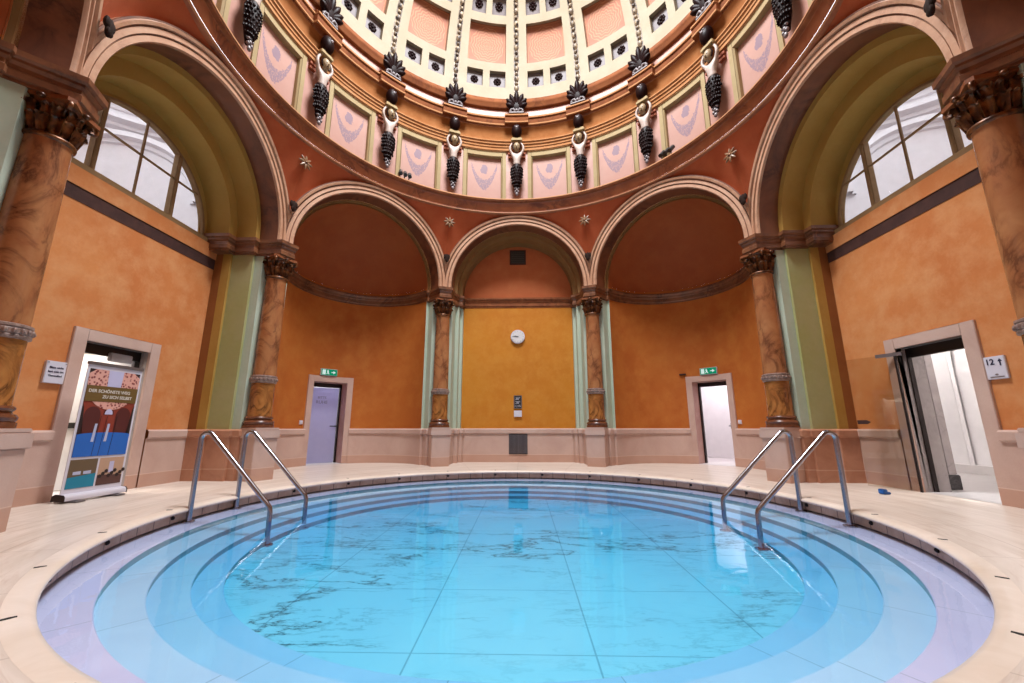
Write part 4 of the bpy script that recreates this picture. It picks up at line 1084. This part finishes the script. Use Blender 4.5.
m = MB(); m.box(-.0012, .0012, -.0152, -.0146, -.004, .026, Matrix.Rotation(D(-85), 4, 'Y')); m.build('minute_hand', M['black'], t)
t = thing('thermometer_board', 'narrow dark display board with white plate below the clock', 'sign', (-.001, BD, .240), 0)
m = MB(); m.box(-.0215, .0215, -.006, 0, .043, .112); m.build('board', M['greymetal'], t, bevel=.001)
m = MB(); m.box(-.0165, .0165, -.0075, -.006, .047, .108); m.build('dark_display', M['black'], t)
m = MB(); text(m, '30\u00b0', .014, (0, -.0078, .088), (1, 0, 0), (0, 0, 1), (0, -1, 0)); text(m, '28\u00b0', .014, (0, -.0078, .068), (1, 0, 0), (0, 0, 1), (0, -1, 0)); text(m, '12:45', .010, (0, -.0078, .052), (1, 0, 0), (0, 0, 1), (0, -1, 0)); m.build('digits', M['signwhite'], t)
m = MB(); m.box(-.0205, .0205, -.008, 0, 0, .033); m.build('white_plate', M['signwhite'], t, bevel=.001)
t = thing('vent_grille', 'grey ventilation grille low in the dado under the clock', 'vent', (0, BD-.010, .052), 0)
m = MB(); m.box(-.048, .048, -.004, .004, 0, .101); m.build('grille_frame', M['vent'], t, bevel=.001)
m = MB()
for i in range(15): m.box(-.0445+i*.0062, -.0425+i*.0062, -.006, -.0038, .005, .096)
m.box(-.0015, .0015, -.007, -.004, .003, .098); m.build('grille_bars', M['greymetal'], t)
t = thing('wall_vent', 'square dark opening high in the arch above the clock', 'vent', (.0015, BD, 1.092), 0)
m = MB(); m.box(-.046, .046, -.004, .004, 0, .088); m.build('vent_frame', M['strip'], t, bevel=.001)
m = MB(); m.box(-.038, .038, -.006, -.003, .007, .081); 
for i in range(6): m.box(-.036, .036, -.009, -.0055, .012+i*.0115, .0185+i*.0115, )
m.build('vent_louvre', M['lampblack'], t)

# wall signs beside the side doors
t = thing('wall_sign', 'white square sign with three lines of text left of the banner', 'sign', (-WD, -.138, .293), PI/2)
# local frame for left wall: rotate so local -y faces the pool (+x world)
t.rotation_euler = (0, 0, PI/2)
m = MB(); m.box(.0035, .047, -.008, 0, 0, .054); m.build('sign_plate', M['signwhite'], t, bevel=.001)
for i, s_ in enumerate(['Bitte nicht', 'laut sein im', 'Thermalbad']):
    m = MB(); text(m, s_, .0052 if i < 2 else .0044, (.0252, -.0083, .036-i*.0098), (1, 0, 0), (0, 0, 1), (0, -1, 0), bold=True); m.build('sign_lettering', M['ink'], t)
for xx in (.0065, .044): m = MB(); m.cyl((xx, -.0095, .050), (xx, -.0075, .050), .0012, 8); m.build('screw', M['greymetal'], t)
t = thing('wall_sign', 'white sign reading 12 with an upward arrow right of the right doorway', 'sign', (WD, -.087, .296), -PI/2)
m = MB(); m.box(0, .042, -.006, 0, 0, .053); m.build('sign_plate', M['signwhite'], t, bevel=.001)
m = MB(); text(m, '12', .0135, (.0125, -.0063, .034), (1, 0, 0), (0, 0, 1), (0, -1, 0), bold=True)
ax, az = .033, .030
pts = [(ax-.0014, az), (ax+.0014, az), (ax+.0014, az+.010), (ax+.0045, az+.010), (ax, az+.0165), (ax-.0045, az+.010), (ax-.0014, az+.010)]
m.add([(a, yy, b) for yy in (-.0067, -.0062) for a, b in pts], [tuple(range(7)), tuple(range(13, 6, -1))]); m.build('number_and_arrow', M['ink'], t)
m = MB(); m.box(.007, .035, -.0066, -.0062, .0040, .0062); m.build('sign_footer', M['greymetal'], t)
m = MB(); m.ball((.021, -.0062, .0105), .0036, .0006, .0022, 12, 6); m.build('sign_emblem', M['greymetal'], t)

# ------------------------------------------------------------------ roll-up banner
t = thing('roll_up_banner', 'tall roll-up banner with pool pictures standing before the left doorway', 'banner', (-1.072, -.0135, FZ), PI/2)
BW, BH = .0735, .335      # half width, height
def flat(m, pts, y): m.add([(a, yy, b) for yy in (y, y+.0003) for a, b in pts], [tuple(range(len(pts))), tuple(range(2*len(pts)-1, len(pts)-1, -1))])
m = MB(); m.box(-BW, BW, -.0008, .0008, .016, BH); sheet = m.build('banner_sheet', M['signwhite'], t)
m = MB(); m.box(-BW-.001, BW+.001, -.004, .004, BH-.002, BH+.006); m.build('top_bar', M['greymetal'], t, bevel=.001)
m = MB(); prof = [(-.016, .004), (-.016, .013), (-.012, .018), (.006, .020), (.014, .016), (.015, .004)]
m.add([(x, a, b) for x in (-BW-.003, BW+.003) for a, b in prof], [tuple(range(6)), tuple(range(11, 5, -1))]+[(i, (i+1) % 6, 6+(i+1) % 6, 6+i) for i in range(6)]); m.build('cassette_base', M['signwhite'], t, bevel=.0012)
for x in (-BW-.003, BW+.003):
    m = MB(); m.add([(xx, a*1.03, b*1.02) for xx in (x-.0012, x+.0012) for a, b in prof], [tuple(range(6)), tuple(range(11, 5, -1))]+[(i, (i+1) % 6, 6+(i+1) % 6, 6+i) for i in range(6)]); m.build('end_cap', M['darkmetal'], t)
for x in (-.050, .050):
    m = MB(); m.box(x-.012, x+.012, -.030, .026, 0, .003); m.build('foot', M['greymetal'], t, bevel=.0008)
m = MB(); m.cyl((0, .006, .015), (0, .006, BH), .003, 8); m.build('support_pole', M['greymetal'], t)
def mk_print_dome():
    n = N('print_coffered_dome'); vo = n.n('ShaderNodeTexVoronoi'); n.l(n.coord((1, 1, 1)), vo.inputs['Vector']); vo.inputs['Scale'].default_value = 26
    n.pbr(n.mix(n.ramp(vo.outputs['Distance'], [(.25, 1), (.5, 0)]), (236, 176, 160), (130, 38, 44)), .5); return n.m
M['print_dome'] = mk_print_dome()
C = lambda n_, c: M.setdefault('p_'+n_, plain('print_'+n_, c, .5))
def el(cx, cz, rx, rz, a0=0, a1=360, n=28): return [(cx+rx*math.cos(D(a0+(a1-a0)*i/n)), cz+rz*math.sin(D(a0+(a1-a0)*i/n))) for i in range(n+(0 if a1-a0 == 360 else 1))]
y = -.0014
iw = .0675; zt, zb = BH-.012, .104
m = MB(); flat(m, [(-iw, zb), (iw, zb), (iw, zt), (-iw, zt)], y); m.build('main_picture', C('brick', (150, 58, 40)), sheet)
for s_ in (-1, 1):
    m = MB(); flat(m, [(s_*iw, zt-.06), (s_*iw, zt), (s_*.055, zt), (s_*iw, zt-.045)], y-.0004); m.build('picture_shadow', C('dark', (44, 26, 26)), sheet)
    m = MB(); flat(m, [(s_*iw, .150), (s_*(iw-.012), .150), (s_*(iw-.004), .225), (s_*iw, .235)], y-.0004); m.build('picture_shadow', C('dark', (44, 26, 26)), sheet)
m = MB(); flat(m, el(0, zt-.032, .068, .070, 180, 360)+[(.068, zt-.012), (.05, zt), (-.05, zt), (-.068, zt-.012)], y-.0006); m.build('picture_dome', M['print_dome'], sheet)
m = MB(); flat(m, [(-.018, zt-.045), (.018, zt-.045), (.020, zt), (-.020, zt)], y-.0009); m.build('picture_skylight', C('sky', (214, 210, 244)), sheet)
m = MB(); flat(m, [(-iw-.0, zt-.082), (iw, zt-.082), (iw, zt-.042), (-iw, zt-.042)], y-.0013); m.build('title_band', C('olive', (120, 92, 44)), sheet)
m = MB(); text(m, 'DER SCHÖNSTE WEG', .0080, (-.008, y-.0014, zt-.059), (1, 0, 0), (0, 0, 1), (0, -1, 0), bold=True); text(m, 'ZU SICH SELBST', .0080, (.014, y-.0014, zt-.073), (1, 0, 0), (0, 0, 1), (0, -1, 0), bold=True); m.build('title_lettering', C('titlewhite', (240, 232, 220)), sheet)
m = MB()
for cx in (-.040, .040): flat(m, [(cx-.020, .150)]+[(cx+.020, .150)]+el(cx, .206, .020, .022, 0, 180), y-.0004)
flat(m, [(-.013, .208), (.013, .208)]+el(0, .212, .013, .016, 0, 180), y-.0004); m.build('picture_arches', C('archdark', (92, 34, 30)), sheet)
m = MB(); flat(m, [(-.010, .209), (.010, .209)]+el(0, .211, .010, .012, 0, 180), y-.0007); m.build('picture_window', C('sky', (214, 210, 244)), sheet)
m = MB(); flat(m, [(-iw, zb), (iw, zb), (iw, .160)]+el(0, .157, iw, .006, 0, 180)[1:-1]+[(-iw, .160)], y-.0008); m.build('picture_water', C('blue', (36, 110, 205)), sheet)
for cx in (-.028, .004):
    m = MB(); flat(m, [(cx-.004, .140), (cx+.003, .140), (cx+.005, .185), (cx-.001, .185)], y-.0011); m.build('picture_fountain', C('pale', (200, 206, 236)), sheet)
for cx in (-.020, -.004, .022):
    m = MB(); flat(m, [(cx-.004, zb), (cx-.003, zb), (cx+.003, .205), (cx+.002, .205)], y-.0012); m.build('picture_railing', C('dark', (44, 26, 26)), sheet)
for s_, nm, top, bot in ((-1, 'pool_picture', ('mud', (112, 92, 66)), ('teal', (24, 140, 172))), (1, 'lounge_picture', ('sand', (206, 168, 140)), ('umber', (96, 62, 56)))):
    x0, x1 = (-iw, -.002) if s_ < 0 else (.003, iw)
    m = MB(); flat(m, [(x0, .030), (x1, .030), (x1, .098), (x0, .098)], y); o = m.build(nm, C(*top), sheet)
    m = MB(); flat(m, [(x0, .030), (x1, .030), (x1, .062 if s_ < 0 else .052), (x0, .056)], y-.0004); m.build('picture_foreground', C(*bot), o)
    m = MB(); cx = (x0+x1)/2
    if s_ > 0:
        flat(m, [(cx-.006, .060), (cx+.006, .060), (cx+.006, .088), (cx-.006, .088)], y-.0005); m.build('picture_window', C('sky', (214, 210, 244)), o)
        m = MB()
        for q in range(9): flat(m, el(x0+.006+q*.0075, .052+.006*(q % 3), .005, .005, n=8), y-.0008)
        m.build('picture_plants', C('dark', (44, 26, 26)), o)
    else:
        for q in (-.012, .012): flat(m, [(cx+q-.010, .062), (cx+q+.008, .062), (cx+q+.008, .070), (cx+q-.010, .069)], y-.0005)
        m.build('picture_loungers', C('pale', (200, 206, 236)), o)

# ------------------------------------------------------------------ white light court outside the windows
for k, nm in ((-2, 'left'), (2, 'right')):
    m = MB(); r, dc = .60, 1.42; a0, a1 = -115, 115
    m.lathe([(r, .72)]+[(a_, b_+.36) for a_, b_ in ((r, 1.14), (r-.02, 1.15), (r-.02, 1.165), (r-.05, 1.175), (r-.05, 1.19), (r-.02, 1.20), (r, 1.235), (r-.01, 1.24), (r-.01, 1.262), (r-.045, 1.275), (r-.045, 1.30), (r+.1, 1.31))], 64, a0, a1, (0, dc))
    o = local_root(m.build('wall_court_'+nm, M['court'], smooth=40), k); tag(o, 'curved white courtyard wall seen through the %s window' % nm, 'wall', kind='structure')
    for c in (-58, 0, 58):
        m = MB(); P = []
        for i in range(29):
            a = PI*i/28; row = []
            for rr, dep in ((.30, .0), (.295, -.03), (.27, -.034), (.262, -.012), (.245, -.012), (.24, .0)):
                ph = D(c)+rr*math.cos(a)/r; row.append(((r+dep)*math.sin(ph), dc+(r+dep)*math.cos(ph), 1.20+rr*math.sin(a)))
            P.append(row)
        m.grid(P); m.build('blind_arch', M['court'], o, smooth=40)
    m = MB(); m.quad((-.8, WD+.036, .72), (.8, WD+.036, .72), (.8, 2.1, .72), (-.8, 2.1, .72)); m.build('court_roof', M['court'], o)

# ------------------------------------------------------------------ light
wd = bpy.data.worlds.new('sky'); scn.world = wd; wd.use_nodes = True; nt = wd.node_tree
bg = nt.nodes['Background']; bg.inputs[0].default_value = (.93, .95, 1.0, 1); bg.inputs[1].default_value = 4.6
def area(name, loc, rot, size, power, color=(1, 1, 1), shape='DISK', size_y=None):
    l = bpy.data.lights.new(name, 'AREA'); l.shape = shape; l.size = size*S
    if size_y: l.size_y = size_y*S
    l.energy = power; l.color = color
    o = bpy.data.objects.new(name, l); COL.objects.link(o); o.location = [v*S for v in loc]; o.rotation_euler = rot; return o
area('oculus_daylight', (0, 0, 2.83), (0, 0, 0), .66, 3250, (.94, .965, 1))
def room_light(k, x, y, z, p, col=(1, 1, 1), size=.25):
    a = D(45*k); area('room_lamp', (x*math.cos(a)+y*math.sin(a), -x*math.sin(a)+y*math.cos(a), z), (0, 0, 0), size, p, col)
room_light(-2, 0, 1.33, .53, 110, (1, .95, .90)); room_light(2, -.55, 1.5, .72, 700, (1, .95, .92), .3); room_light(2, .06, 1.5, .72, 1000, (1, .93, .88), .4)
room_light(-1, .03, 1.55, .53, 60, (.9, .9, 1)); room_light(1, -.05, 1.6, .53, 95, (1, .9, .97), .35)

# ------------------------------------------------------------------ camera
cam = bpy.data.cameras.new('camera'); co = bpy.data.objects.new('camera', cam); COL.objects.link(co); scn.camera = co
cam.sensor_width = 36; cam.sensor_fit = 'HORIZONTAL'; cam.lens = 402.2/1024*36; cam.clip_start = .02; cam.clip_end = 200
yaw, pit, rol = -.0262, .2096, -.0006
F = Vector((math.sin(yaw)*math.cos(pit), math.cos(yaw)*math.cos(pit), math.sin(pit))); Rt = Vector((math.cos(yaw), -math.sin(yaw), 0)); U = Rt.cross(F)
r_ = math.cos(rol)*Rt+math.sin(rol)*U; u_ = -math.sin(rol)*Rt+math.cos(rol)*U
mw = Matrix(((r_.x, u_.x, -F.x, .0245*S), (r_.y, u_.y, -F.y, -1.065*S), (r_.z, u_.z, -F.z, .1879*S), (0, 0, 0, 1)))
co.matrix_world = mw
vs = scn.view_settings
scn.display_settings.display_device = 'sRGB'
vs.view_transform = 'Standard'; vs.look = 'None'; vs.gamma = 1; vs.use_curve_mapping = False; vs.exposure = -0.29
scn.cycles.use_denoising = True
scn.cycles.max_bounces = 10; scn.cycles.diffuse_bounces = 5; scn.cycles.transparent_max_bounces = 12; scn.cycles.volume_bounces = 0
scn.cycles.sample_clamp_indirect = 6
